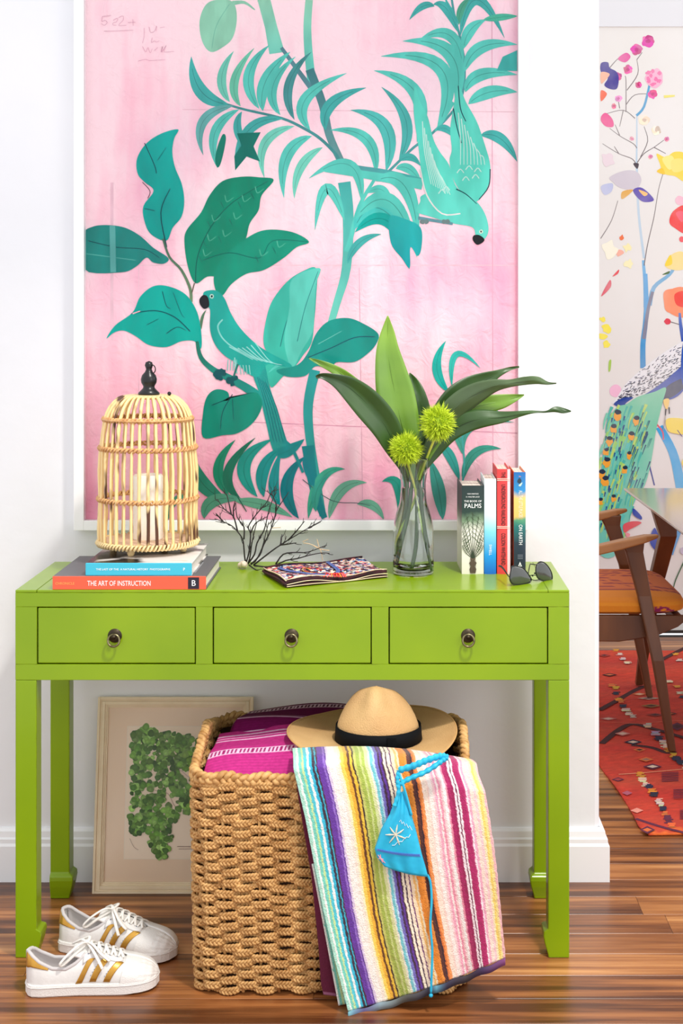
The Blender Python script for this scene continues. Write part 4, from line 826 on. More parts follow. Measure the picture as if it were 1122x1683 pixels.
# ================================================================== embroidered pouch
PA, PBv, PC, PD = Vector((-.302, 3.405, .8)), Vector((-.236, 3.222, .8)), Vector((-.016, 3.352, .8)), Vector((-.078, 3.523, .8))
po = thing('embroidered_pouch', 'flat folded embroidered cloth pouch with dark red edging, cream piping and tassel', 'pouch', (PA+PBv+PC+PD)/4)
def emb():
    m = mat('embroidery', (60, 30, 40), .85); nt = m.node_tree; L = nt.links; b = nt.nodes['Principled BSDF']
    uvn = nn(nt, 'ShaderNodeTexCoord'); mp = nn(nt, 'ShaderNodeMapping'); mp.inputs['Rotation'].default_value = (0, 0, .1); L.new(uvn.outputs['Object'], mp.inputs[0])
    v = nn(nt, 'ShaderNodeTexVoronoi'); v.inputs['Scale'].default_value = 140; v.distance = 'MANHATTAN'; L.new(mp.outputs[0], v.inputs[0])
    sp = nn(nt, 'ShaderNodeSeparateColor'); L.new(v.outputs['Color'], sp.inputs[0])
    r = nn(nt, 'ShaderNodeValToRGB'); r.color_ramp.interpolation = 'CONSTANT'; e = r.color_ramp.elements
    cs = [(30, 22, 36), (232, 210, 190), (176, 38, 44), (44, 60, 120), (36, 26, 32), (226, 120, 110), (240, 220, 200), (96, 30, 50), (120, 150, 190), (20, 20, 30)]
    e[0].position = 0; e[0].color = col4(cs[0]); e[1].position = .1; e[1].color = col4(cs[1])
    for i, c in enumerate(cs[2:]): x = e.new(.2+i*.1); x.color = col4(c)
    L.new(sp.outputs[0], r.inputs[0]); L.new(r.outputs[0], b.inputs['Base Color'])
    bp = nn(nt, 'ShaderNodeBump'); bp.inputs['Strength'].default_value = .6; bp.inputs['Distance'].default_value = .001; L.new(v.outputs['Distance'], bp.inputs['Height']); L.new(bp.outputs[0], b.inputs['Normal'])
    return m
E_ = emb()
def pq(u, v, z):  # u along the long side, v from front to back
    p = (PBv*(1-u)+PC*u)*(1-v)+(PA*(1-u)+PD*u)*v; return Vector((p.x, p.y, .8+z))
mar = mat('maroon_edge', (70, 20, 34), .8, c2=(40, 14, 22), nscale=60); crm = mat('cream_piping', (226, 204, 170), .7); blu_ = mat('blue_cord', (70, 90, 150), .7, c2=(96, 116, 176), nscale=90)
def pz(u, v): return .0035*math.sin(u*7+v*2)*math.sin(PI*u)+.003*math.sin(v*5+u*9)
def layer(zb_, th, in_, name, m, u0=0, u1=1, v0=0, v1=1, n=36, dz=1):
    mb = MB()
    def top(u, v): uu, vv = u0+(u1-u0)*u, v0+(v1-v0)*v; return pq(uu, vv, zb_+th+dz*pz(uu, vv))
    def bot(u, v): uu, vv = u0+(u1-u0)*u, v0+(v1-v0)*v; return pq(uu, vv, max(.0006, zb_+dz*pz(uu, vv)*.8))
    mb.grid(top, n, 14); mb.grid(lambda u, v: bot(1-u, v), n, 14)
    mb.cur = 1
    for fn_ in (lambda t_: (t_, 0), lambda t_: (1, t_), lambda t_: (1-t_, 1), lambda t_: (0, 1-t_)):
        mb.grid(lambda u, v: (bot(*fn_(u)) if v < .5 else top(*fn_(u))), 24, 1)
    return mb.build(name, [m, mar], po, smooth=False)
layer(.0008, .005, 0, 'lower_layer', mar, dz=.25)
layer(.0095, .006, 0, 'upper_layer', E_, .0, 1, .02, 1)
for z, v, nm in ((.0078, -.01, 'cream_piping'), (.0175, .02, 'cream_piping'), (.0035, -.012, 'cream_piping')):
    MB().tube([pq(i/30, v, z+pz(i/30, 0)*(.9 if z > .005 else .2)) for i in range(31)], .0010, 6).build(nm, crm, po, smooth=True)
MB().tube([pq(-.005, i/12, .0165+pz(0, i/12)) for i in range(13)], .0014, 6).build('cream_piping', crm, po, smooth=True)
MB().tube([pq(-.008, i/12, .0085+pz(0, i/12)*.8) for i in range(13)], .0030, 6).build('maroon_edging', mar, po, smooth=True)
MB().tube([pq(i/24, .985, .0175+pz(i/24, 1)) for i in range(25)], .0018, 6).build('maroon_edging', mar, po, smooth=True)
# flap edges in blue cord meeting at the tassel
def flapP(u, v): return pq(u, v, .0185+pz(u, v))
for pts in ([(.10, .82), (.16, .45), (.27, .2), (.40, .1), (.47, .1)], [(.62, .95), (.585, .6), (.57, .32), (.50, .12)]):
    q = cr(pts, False, 6)
    for o_ in (0, .02): MB().tube([flapP(u+o_, v) for u, v in q], .0026, 6, flat=.6).build('blue_cord', blu_, po, smooth=True)
for k in range(4): MB().tube([flapP(.30+.02*k+.04*math.cos(t*PI/8), .48+.16*math.sin(t*PI/8)) for t in range(16)][k:k+13], .0010, 5).build('stitched_motif', mat('stitch', [(40, 26, 34), (226, 170, 60), (200, 50, 60), (40, 26, 34)][k], .8), po)
mb = MB(); r = random.Random(2)
for k in range(46):
    a = r.uniform(-1.2, 1.2); L_ = r.uniform(.008, .02); p0 = flapP(.49+r.uniform(-.045, .06), .05)+Vector((0, 0, .004)); mb.col = lin(r.choice([(224, 40, 30), (230, 70, 50), (240, 150, 40), (196, 30, 60), (230, 110, 120)]))
    mb.tube([p0, p0+Vector((math.sin(a)*L_*.6, -L_*.5, .003)), p0+Vector((math.sin(a)*L_, -L_*.9, -.004))], .0011, 5)
stuff(mb.build('tassel', M['col'], po))

# ================================================================== sunglasses
def gY(px): return 3.262+(px-855)/38*.045
sg = thing('sunglasses', 'thin-framed aviator sunglasses with smoked lenses lying at the right end of table', 'sunglasses', (.31, 3.29, .8))
def gp(x, y, d_=0): px, py = 820+x/10.2, 900+y/10.2; return W(px, py, gY(px)+d_)
for pts, nm in (([(195, 380), (222, 310), (300, 312), (400, 345), (465, 410), (520, 490), (542, 540), (505, 588), (410, 612), (300, 622), (215, 605), (175, 520)], 'lens'), ([(620, 310), (655, 255), (700, 236), (770, 262), (835, 335), (878, 420), (892, 500), (880, 540), (845, 562), (770, 560), (700, 548), (640, 500), (612, 410)], 'lens')):
    q = cr(pts, True, 4); cx_ = sum(p[0] for p in q)/len(q); cy_ = sum(p[1] for p in q)/len(q)
    mb = MB(); rings = [[gp(cx_+(x-cx_)*k, cy_+(y-cy_)*k, -.0035*(1-k*k)) for x, y in q] for k in (.02, .3, .6, .85, 1)]
    mb.loft(rings, caps=True); mb.build(nm, M['lens'], sg, smooth=True, solid=.0012)
    MB().tube([gp(x, y) for x, y in q], .0011, 6, closed=True).build('rim', M['metal'], sg, smooth=True)
MB().tube([gp(*p, -.002) for p in cr([(542, 535), (600, 548), (660, 540), (700, 548)], False, 4)], .001, 6).build('bridge', M['metal'], sg, smooth=True)
MB().tube([gp(*p, -.002) for p in cr([(515, 470), (560, 460), (612, 462)], False, 4)], .0010, 6).build('brow_bar', M['metal'], sg, smooth=True)
MB().tube([gp(*p, d_) for p, d_ in (((178, 500), 0), ((150, 470), .006), ((90, 380), .05), ((40, 318), .085), ((0, 308), .10))], [.0011, .0012, .0018, .0024, .0024], 6).build('temple_arm', M['black'], sg, smooth=True)
MB().tube([gp(*p, d_) for p, d_ in (((893, 490), 0), ((880, 440), .012), ((800, 330), .045), ((640, 290), .07), ((520, 275), .075), ((505, 330), .07), ((488, 430), .045))], [.0011, .0011, .0011, .0011, .0012, .0012, .0012], 6).build('temple_arm', M['metal'], sg, smooth=True)
for p in ((560, 470), (598, 430)): MB().ball(gp(*p, .004), .0022, 8).build('nose_pad', M['black'], sg, smooth=True)
# ================================================================== woven basket
BX0, BX1, BY0, BY1, BH = -.418, .150, 3.024, 3.486, .45
bcx, bcy = (BX0+BX1)/2, (BY0+BY1)/2; bhx, bhy = (BX1-BX0)/2, (BY1-BY0)/2
bk = thing('woven_basket', 'large rectangular seagrass basket of plaited rope rows, standing on the floor under the table', 'basket', (bcx, bcy, 0))
BR = .055
def rrect(s_, hx=bhx, hy=bhy, R=BR):
    """point and outward normal at fraction s_ round the basket plan"""
    lx, ly = 2*(hx-R), 2*(hy-R); q = PI*R/2; per = 2*lx+2*ly+4*q; d_ = (s_ % 1)*per
    for L_, kind, base in ((lx, 0, (-(hx-R), -hy, 1, 0)), (q, 1, (hx-R, -(hy-R), -PI/2)), (ly, 0, (hx, -(hy-R), 0, 1)), (q, 1, (hx-R, hy-R, 0)), (lx, 0, (hx-R, hy, -1, 0)), (q, 1, (-(hx-R), hy-R, PI/2)), (ly, 0, (-hx, hy-R, 0, -1)), (q, 1, (-(hx-R), -(hy-R), PI))):
        if d_ <= L_+1e-9:
            if kind == 0: return Vector((base[0]+base[2]*d_, base[1]+base[3]*d_, 0)), Vector((base[3], -base[2], 0))
            a = base[2]+d_/R; return Vector((base[0]+R*math.cos(a), base[1]+R*math.sin(a), 0)), Vector((math.cos(a), math.sin(a), 0))
        d_ -= L_
    return rrect(0, hx, hy, R)
PER = 2*2*(bhx-BR)+2*2*(bhy-BR)+2*PI*BR
seag = mat('seagrass', (220, 174, 110), .6, c2=(172, 122, 64), nscale=34, bump=.6, bscale=180, contrast=(.38, .68), detail=3)
NST = 52; NB = int(PER/.0215)
def braid(ph, seed, amp=.0078, hump=NST/2, va=.0042, vd=.0022, r0=.0031, N=None, zf=None, steps=11, nb=None):
    mb = MB(); r_ = random.Random(seed); nb = nb or NB; N = nb*steps; j1 = [r_.uniform(0, 6.28) for _ in range(4)]
    for k in range(3):
        pts = []
        for i in range(N):
            s_ = i/N; p, nv = rrect(s_); t = 2*PI*nb*s_+2*PI*k/3
            wv = math.sin(2*PI*hump*s_+ph)
            wv = math.copysign(abs(wv)**.7, wv)
            out = amp*wv+vd*math.sin(2*t)+.0010*math.sin(2*PI*5*s_+j1[0])
            z = va*math.sin(t)*(1.05+.32*wv)+.0012*math.sin(2*PI*7*s_+j1[1])+.0009*math.sin(2*PI*19*s_+j1[2])
            if zf: z += zf(s_)
            pts.append(p+nv*out+Vector((0, 0, z)))
        mb.tube(pts, r0, 5, closed=True)
    return mb
protos = [braid(a, i+1) for i, a in enumerate((0, PI, .7, PI+.7, -.6, PI-.6))]
pobj = [None]*6
z = .0105; row = 0; pitch = .0111
while z < BH-.014:
    q = row % 2+2*((row//4) % 3)
    sc = .974+.026*z/BH
    if pobj[q] is None: o = protos[q].build('woven_row', seag, bk, smooth=True, local=True); pobj[q] = o
    else: o = pobj[q].copy(); C.objects.link(o)
    o.location = (0, 0, z); o.scale = (sc, sc, 1); z += pitch; row += 1
def arch(s_):
    p, nv = rrect(s_); return .036*smoothstep(1-abs(p.y)/(bhy*.85)) if abs(nv.x) > .9 else 0
braid(0, 9, amp=0, va=.0082, vd=.0050, r0=.0064, zf=lambda s_: BH-.006+arch(s_), nb=int(PER/.045), steps=16).build('braided_rim', seag, bk, smooth=True, local=True)
braid(0, 12, amp=.002, va=.0044, vd=.0024, r0=.0036, zf=lambda s_: BH-.019+arch(s_)*.72).build('rim_row', seag, bk, smooth=True, local=True)
for k in range(NST):
    p, nv = rrect((k+.25)/NST)
    MB().tube([(p.x*(.974)-nv.x*.001, p.y*.974-nv.y*.001, .004), (p.x-nv.x*.001, p.y-nv.y*.001, BH-.01)], .0034, 5).build('stake', seag, bk, local=True, smooth=True)
inn = MB(); n = 80
for hx_, z0_ in ((.0, 0),):
    inn.loft([[tuple(rrect(i/n, bhx-.009, bhy-.009, BR)[0]*(.974+.026*z_/BH)+Vector((0, 0, z_))) for i in range(n)] for z_ in (.006, BH-.02)], caps=False)
inn.build('inner_layer', mat('dark_gap_backing', (66, 40, 22), .9, bump=.6, bscale=80), bk, local=True, smooth=True)  # dark inner sheet added so the gaps in the weave look shaded
MB().loft([[tuple(rrect(i/n, bhx-.012, bhy-.012, BR)[0]*.974+Vector((0, 0, z_))) for i in range(n)] for z_ in (.004, .010)]).build('basket_floor', seag, bk, local=True)

# ================================================================== folded cloths in the basket
def cloth_mat(name, c, c2):
    return mat(name, attr='Col', rough=.85, var=.18, nscale=120, stretch=(1, 1, 1), bump=.25, bscale=500, spec=.1)
def stripe_cloth(base, dark, lines):
    r_ = random.Random(6)
    def f(u, v):
        c = base
        for v0_, w_, kind in lines:
            d_ = v-v0_
            if abs(d_) < w_:
                if kind == 'solid': return lin((238, 190, 222))
                if kind == 'dots': return lin((240, 200, 226)) if (int(u*70) % 2 == 0 or abs(d_) > w_*.7) else lin(dark)
        k = 1+.05*math.sin(v*170); return lin(tuple(min(255, x*k) for x in c))
    return f
cm = cloth_mat('woven_cotton', 0, 0)
c1_ = MB()
def cl1(u, v):
    # magenta cloth: folded pad rising from the front rim towards the middle of the basket
    y = 3.050+.26*v+.01*math.sin(u*5); x = -.405+.05*v*.3+(.30+.02*v)*u
    z_ = .425+.035*smoothstep(v*1.8)+.018*math.sin(PI*u)**.8-.012*(1-u)*(1-v)+.004*math.sin(u*9+v*3)+.006*math.sin(v*7)
    if v > .93: z_ -= .02*(v-.93)/.07
    return Vector((x, y, z_))
c1_.grid(cl1, 150, 90, colfn=stripe_cloth((196, 52, 132), (166, 36, 108), [(.04, .012, 'solid'), (.40, .05, 'dots'), (.74, .010, 'solid'), (.79, .010, 'solid'), (.84, .008, 'solid')]))
tag(c1_.build('folded_cloth', cm, None, smooth=True, solid=.004, offset=-1), 'bright magenta striped cotton cloth at the front of the basket', 'cloth')
c2_ = MB()
def cl2(u, v):
    y = 3.265+.195*v; x = -.378+.035*v+.30*u
    z_ = .447+.030*smoothstep(v*2.5)+.014*math.sin(PI*min(1, u*1.05))+.006*math.sin(v*5+u*4)
    if v > .88: z_ -= .05*((v-.88)/.12)**2
    if u < .03: z_ -= .01*(1-u/.03)
    return Vector((x, y, z_))
c2_.grid(cl2, 130, 70, colfn=stripe_cloth((112, 16, 78), (84, 14, 60), [(.13, .012, 'solid'), (.36, .012, 'solid'), (.43, .012, 'solid'), (.80, .05, 'dots')]))  # plum base colour is deepened to hold the table's shadow as well
tag(c2_.build('folded_cloth', cm, None, smooth=True, solid=.004, offset=-1), 'plum striped cotton cloth at the back of the basket, darkened with painted table shadow', 'cloth')

# ================================================================== striped towel over the basket front
LT = [(0, (482, 1263, 3.000)), (.2, (501, 1343, 2.990)), (.4, (517, 1425, 2.982)), (.6, (532, 1500, 2.974)), (.8, (549, 1575, 2.966)), (1, (572, 1662, 2.958))]
RT = [(0, (786, 1272, 3.035)), (.08, (797, 1300, 3.012)), (.25, (806, 1355, 3.0)), (.5, (816, 1430, 2.99)), (.75, (823, 1503, 2.985)), (1, (830, 1574, 2.98))]
def tow(u, v):
    """v<0 lies on the rim, v>=0 hangs"""
    a = interp(LT, v); b = interp(RT, v)
    bow = .0
    px = a[0]*(1-u)+b[0]*u; py = a[1]*(1-u)+b[1]*u
    py += -16*math.sin(PI*u)**1.0*(1-v)**2*.7+ 5*math.sin(u*PI)*v
    px += 3*math.sin(v*6+u*3)*math.sin(PI*u)
    Y = a[2]*(1-u)+b[2]*u
    Y -= .009*math.sin(u*13+v*1.5)*v+.005*math.sin(u*29+2)*v+.004*math.sin(v*5)*(u)
    return W(px, py, Y-.006)
STR = [(.0,(176,226,206)),(.018,(250,248,240)),(.028,(120,210,190)),(.045,(206,230,160)),(.055,(80,200,214)),(.072,(246,246,240)),(.085,(54,186,216)),(.1,(60,44,60)),(.113,(54,186,216)),(.12,(74,38,52)),(.128,(104,54,160)),(.158,(150,110,200)),(.168,(96,50,150)),(.174,(226,206,232)),(.186,(252,242,232)),(.222,(250,232,216)),(.238,(252,240,200)),(.25,(252,212,90)),(.268,(240,178,50)),(.285,(104,56,24)),(.298,(242,196,60)),(.312,(60,34,36)),(.32,(206,206,110)),(.332,(172,190,80)),(.352,(212,222,140)),(.362,(180,200,90)),(.378,(228,234,170)),(.395,(246,240,220)),(.405,(120,204,212)),(.42,(190,222,236)),(.43,(120,110,190)),(.446,(66,36,60)),(.456,(96,50,150)),(.468,(70,38,50)),(.476,(250,236,210)),(.49,(70,38,70)),(.498,(252,232,206)),(.515,(110,50,110)),(.522,(252,226,190)),(.54,(246,190,110)),(.552,(244,226,190)),(.562,(236,140,40)),(.592,(244,150,60)),(.605,(92,44,36)),(.622,(60,28,36)),(.632,(226,120,50)),(.642,(244,150,80)),(.655,(252,226,206)),(.68,(250,214,200)),(.69,(252,236,226)),(.71,(250,206,206)),(.722,(246,170,190)),(.735,(252,232,226)),(.745,(240,150,170)),(.757,(250,206,206)),(.768,(252,242,236)),(.785,(240,150,170)),(.795,(176,30,96)),(.815,(160,24,84)),(.828,(252,232,236)),(.840,(110,20,60)),(.846,(250,236,236)),(.856,(176,30,96)),(.885,(190,50,110)),(.893,(252,226,232)),(.902,(240,170,190)),(.915,(250,222,206)),(.935,(252,206,206)),(.95,(252,232,190)),(.962,(250,216,110)),(.975,(252,226,150)),(.988,(246,190,190))]
def stripe(u, v, seed=0):
    uu = u+.0013*noise.noise(Vector((u*9, v*26, seed)))*2+.0050*noise.noise(Vector((u*40, v*120, seed)))
    c = STR[0][1]
    for p, q in STR:
        if uu >= p: c = q
        else: break
    return lin(c)
terry = mat('terry_stripes', attr='Col', rough=.95, var=.1, nscale=300, bump=1.6, bscale=420, sheen=.25)
tw = thing('beach_towel', 'multicoloured vertically striped terry towel hanging over the basket front', 'towel', tow(.5, .5))
mb = MB()
NV = 130; rim_n = 16
def towf(u, v):
    t = v*1.14-.14
    if t < 0:  # over the rim and back under the hat
        p = tow(u, 0); k = -t/.14
        return p+Vector((-.01*k, .012*math.sin(k*PI/2)+.10*k*(1-.4*u), .019*math.sin(min(1, k*3)*PI/2)-.010*k))
    return tow(u, t)
r = random.Random(3)
mb.grid(lambda u, v: (lambda p: p+Vector((0, -.0012*(noise.noise(p*140)+.5), .0)))(towf(u, v)), 330, 150, colfn=lambda u, v: stripe(u, v*1.0))
mb.build('terry_cloth', terry, tw, smooth=True, solid=.005, offset=1)
hem = MB(); hc = [(70, 70, 90), (150, 190, 200), (110, 90, 130), (90, 90, 110), (190, 200, 206), (100, 80, 100)]
def hemf(u, v): 
    p = tow(u, 1); return p+Vector((0, -.002, -.014*v-.001+.0015*math.sin(u*40)))
hem.grid(hemf, 120, 2, colfn=lambda u, v: lin(interp([(0, (120, 180, 190)), (.1, (84, 76, 120)), (.2, (130, 150, 160)), (.35, (90, 90, 84)), (.5, (46, 42, 58)), (.55, (90, 150, 170)), (.62, (46, 40, 62)), (.75, (60, 52, 54)), (.85, (62, 44, 80)), (1, (130, 70, 120))], u)) if int(v*2) != 1 or True else 0)
hem.build('hem', mat('hem_band', attr='Col', rough=.8), tw, smooth=True, solid=.003)
bk2 = MB()   # back fold of the same towel, peeping out lower left
def back(u, v):
    a = interp([(0, (512, 1420)), (1, (556, 1652))], v); px = a[0]+60*u; return W(px, a[1]-12*u, 2.996-.020*v)
bk2.grid(back, 30, 60, colfn=lambda u, v: stripe(.02+u*.2, v, 2)); bk2.build('back_fold', terry, tw, smooth=True, solid=.004)
# maroon towel beneath
mt = MB()
def under(u, v):
    a = interp([(0, (487, 1290)), (.4, (512, 1440)), (.7, (524, 1560)), (.9, (528, 1618)), (1, (532, 1634))], v); px = a[0]+95*u+8*v*u; py = a[1]+16*u*v
    return W(px, py, 3.004-.008*v-.003*math.sin(u*14)*v)
mt.grid(under, 60, 80, colfn=lambda u, v: lin((96, 22, 52)) if u < .28 and v < .97 else (lin((150, 90, 120)) if v >= .97 and u < .3 else lin((26, 20, 34))))
tag(mt.build('dark_towel', mat('maroon_terry', attr='Col', rough=.95, bump=.8, bscale=400), None, smooth=True, solid=.004), 'dark maroon and black towel showing beneath the striped towel at lower left', 'towel')

# ================================================================== straw hat
HX, HY, HZ = -.049, 3.215, .470
hat = thing('straw_hat', 'wide-brimmed natural straw hat with black ribbon band, resting on top of the basket', 'hat', (HX, HY, HZ))
straw = mat('straw', (216, 176, 120), .65, c2=(196, 152, 98), nscale=7, bump=1.2, bscale=380, bstretch=(1, 1, 1))
CXh, CYh = .014, -.004
def brim(u, v):
    a = 2*PI*u; x0, y0 = CXh+.0935*math.cos(a), CYh+.0945*math.sin(a); x1, y1 = .1845*math.cos(a), .186*math.sin(a)
    x, y = x0*(1-v)+x1*v, y0*(1-v)+y1*v
    z_ = .003+v*(.004+.010*math.sin(2*a+.9)+.014*max(0, math.sin(a))-.006*max(0, -math.sin(a)))+.012*v*v*max(0, math.cos(a-.7))+.008*v*v*max(0, math.cos(a-2.6))
    return Vector((HX+x, HY+y, HZ+z_))
MB().grid(brim, 96, 14, closedu=True).build('brim', straw, hat, smooth=True, solid=.0022)
MB().tube([brim(i/96, 1) for i in range(96)], .0019, 6, closed=True).build('brim_edge', mat('brim_binding', (206, 160, 100), .6), hat, smooth=True)
cp = [(0, .0925), (.15, .0912), (.3, .088), (.45, .083), (.6, .076), (.72, .067), (.82, .058), (.9, .048), (.95, .040), (.985, .030), (1, .022)]
def crown(u, v):
    a = 2*PI*u; h = min(1, v/.93); r_ = interp(cp, h); k = smoothstep((h-.3)/.5)
    # three-way pinch: two front dents and a crease running back
    r_ *= 1-k*(.34*max(0, math.cos(a+PI/2-.75))**4+.32*max(0, math.cos(a+PI/2+.9))**4)+.10*k*max(0, math.cos(a+PI/2+.1))**14
    if v > .93: r_ *= (1.001-v)/.07
    H_ = .112+.008*math.cos(a+PI/2+.1)*h
    z_ = H_*h
    z_ -= .003*smoothstep((v-.9)/.1)
    return Vector((HX+CXh+r_*math.cos(a)-.004*h, HY+CYh+r_*1.01*math.sin(a), HZ+.003+z_))
MB().grid(crown, 96, 40, closedu=True).build('crown', straw, hat, smooth=True)
def band(u, v):
    a = 2*PI*u; r_ = .0950-.0025*v; return Vector((HX+CXh+r_*math.cos(a), HY+CYh+r_*math.sin(a), HZ+.003+.033*v))
rb = mat('black_ribbon', (7, 9, 13), .75, bump=.3, bscale=600, spec=.15)
MB().grid(band, 72, 2, closedu=True).build('ribbon_band', rb, hat, smooth=True, solid=.001)
p0 = band(.765+.02, 0); MB().box((p0.x-.001, p0.y-.0022, p0.z), (p0.x+.018, p0.y+.0015, p0.z+.0295)).build('ribbon_tab', rb, hat, bevel=.0008)

# ================================================================== turquoise bikini top
bi = thing('bikini_top', 'turquoise triangle bikini top with embroidered flower, draped over the striped towel', 'swimwear', W(660, 1380, 2.96))
tq = mat('turquoise_lycra', (22, 168, 208), .5, c2=(34, 186, 222), nscale=30, bump=.4, bscale=60)
def bY(py): return 2.992-(py-1260)/400*.044-.016
def bp_(px, py, d_=0): return W(px, py, bY(py)+d_)
out = [(652, 1312), (641, 1335), (628, 1360), (617, 1390), (614, 1402), (630, 1420), (660, 1432), (703, 1441), (696, 1415), (687, 1380), (679, 1350), (670, 1318), (662, 1300)]
LE = [(0, (653, 1306)), (.25, (641, 1338)), (.5, (627, 1362)), (.8, (616, 1395)), (.9, (620, 1409)), (1, (632, 1424))]
RE = [(0, (663, 1300)), (.25, (673, 1332)), (.5, (683, 1366)), (.8, (693, 1405)), (.9, (698, 1422)), (1, (703, 1441))]
def cup(u, v):
    a = interp(LE, v); b = interp(RE, v); px = a[0]*(1-u)+b[0]*u; py = a[1]*(1-u)+b[1]*u+3*math.sin(PI*u)*v
    return bp_(px, py, -.014*math.sin(PI*u)**.7*math.sin(PI*min(1, .15+v*.8))-.0015*math.sin(u*20+v*8))
MB().grid(cup, 30, 40).build('cup', tq, bi, smooth=True, solid=.0025)
def oncup(u, v, d_=.0022): return cup(u, v)-Vector((0, d_, 0))
mb = MB()
for k in range(7):
    a = 2*PI*k/7+.3; mb.tube([oncup(.42, .55), oncup(.42+.16*math.cos(a), .55+.075*math.sin(a)), oncup(.42+.28*math.cos(a), .55+.14*math.sin(a))], [.0009, .0017, .0006], 5)
stuff(mb.build('embroidered_flower', mat('pale_thread', (226, 214, 190), .7), bi))
mb = MB()
mb.tube([oncup(u/26, .80+.014*(-1)**u) for u in range(1, 26)], .0008, 5); mb.tube([oncup(u/26, .80-.014*(-1)**u) for u in range(1, 26)], .0008, 5)
stuff(mb.build('zigzag_stitch', mat('violet_thread', (96, 110, 200), .7), bi))
mb = MB(); mb.tube([oncup(.5+u*.05, .35+.02*(-1)**u+u*.014) for u in range(9)], .0006, 5); mb.tube([oncup(.35+u*.06, .70-.02*u+.015*math.sin(u*2)) for u in range(9)], .0006, 5)
stuff(mb.build('scroll_stitch', mat('white_thread', (226, 240, 244), .7), bi))
mb = MB()
for k in range(6): mb.tube([oncup(.07, .9), oncup(.07+.06*math.cos(k), .9+.05*math.sin(k))], [.0014, .0006], 5)
stuff(mb.build('small_flower', mat('pink_thread', (236, 160, 170), .7), bi))
def ruched(pts, r0, name):
    q = cr(pts, False, 12); n = len(q)
    MB().tube([bp_(x, y, d_) for x, y, d_ in q], [r0*(1+.16*math.sin(i*1.3)) for i in range(n)], 9, flat=.75).build(name, tq, bi, smooth=True)
ruched([(652, 1292, -.006), (672, 1280, -.008), (700, 1268, -.006), (724, 1252, .0), (733, 1245, .004), (722, 1243, .006), (700, 1250, -.002), (678, 1259, -.008), (655, 1266, -.008)], .0068, 'ruched_halter')
ruched([(655, 1266, -.008), (653, 1280, -.01), (655, 1300, -.01), (648, 1325, -.012)], .0042, 'strap_loop')
MB().tube([bp_(x, y, d_) for x, y, d_ in cr([(655, 1270, -.010), (662, 1290, -.012), (668, 1310, -.010), (676, 1340, -.008)], False, 5)], .0026, 7).build('strap_loop', tq, bi, smooth=True)
MB().tube([W(x, y, 2.968-(y-1441)/200*.026) for x, y in cr([(702, 1438), (707, 1450), (709, 1480), (707, 1520), (710, 1560), (709, 1600), (708, 1632)], False, 5)], .0025, 7).ball(W(708, 1636, 2.943), .0042, 8).build('tie_cord', tq, bi, smooth=True)

# ================================================================== botanical print leaning on the wall
tilt = math.atan2(.073, .456); FW, FH = .382, .462
bp = thing('botanical_print', 'cream-framed botanical print of green maidenhair fronds leaning on wall beneath table', 'picture', (W(151, 0, 3.553).x, 3.553, .0005), (-tilt, 0, 0))
cream = mat('cream_wood', (242, 224, 190), .45, c2=(230, 210, 174), nscale=12)
for i_, (w0, w1, y0) in enumerate(((0, .006, 0), (.006, .010, .003), (.010, .018, .0015), (.018, .022, .005), (.022, .0255, .007))):
    m_ = MB(); m_.box((w0, y0, w0), (w1, .02, FH-w0)); m_.box((FW-w1, y0, w0), (FW-w0, .02, FH-w0)); m_.box((w1, y0, w0), (FW-w1, .02, w1)); m_.box((w1, y0, FH-w1), (FW-w1, .02, FH-w0))
    m_.build('frame_moulding', cream, bp, local=True, bevel=.0008)
MB().box((.0255, .012, .0255), (FW-.0255, .0185, FH-.0255)).build('mount', mat('tan_mount', (238, 212, 182), .8, c2=(242, 220, 194), nscale=3), bp, local=True)
ox0, oz0, ox1, oz1 = .074, .080, FW-.078, FH-.072
fr = MB(); frame_bar(fr, ox0-.002, oz0-.002, ox1+.002, oz1+.002, .0112, .0122, .0022); fr.build('mount_bevel', mat('mount_bevel', (240, 226, 204), .7), bp, local=True)
MB().box((ox0, .0113, oz0), (ox1, .0119, oz1)).build('print_sheet', mat('print_paper', (246, 228, 204), .85), bp, local=True)
P = Paint(lambda x, y: Vector(((x-151)*.00149, .0112, (1473-y)*.001443)), (0, -1, 0), start=.0001, eps=.0000018)
P.frame(130, 1120, 3.74)
# clip to the sheet window
_xw = (ox0/.00149+151+1, 0, ox1/.00149+151-1, 5000)
P.clip = _xw
P.line([(540, 545), (600, 580), (650, 620), (720, 640)], 6, 10, (214, 190, 176)); P.line([(440, 700), (520, 720), (560, 790), (600, 830)], 5, 9, (206, 180, 160)); P.line([(380, 470), (420, 560), (400, 640), (500, 690)], 4, 6, (200, 190, 150)); P.line([(640, 700), (800, 760), (900, 900)], 9, 12, (206, 180, 160))
r = random.Random(14)
blobs = [(400, 345, 60, 40), (330, 400, 50, 60), (470, 400, 110, 60), (560, 400, 90, 50), (610, 430, 60, 80), (340, 500, 60, 90), (480, 480, 100, 60), (560, 500, 80, 60), (620, 520, 50, 60), (420, 590, 100, 80), (330, 640, 50, 90), (540, 620, 70, 60), (600, 700, 60, 70), (640, 790, 60, 50), (400, 720, 110, 70), (350, 820, 80, 90), (440, 800, 90, 80), (520, 860, 60, 50), (330, 910, 60, 60), (410, 910, 90, 70), (490, 960, 70, 60), (470, 1010, 60, 50), (490, 1060, 50, 45), (700, 500, 90, 110), (740, 640, 90, 90), (760, 420, 80, 70), (700, 780, 60, 50)]
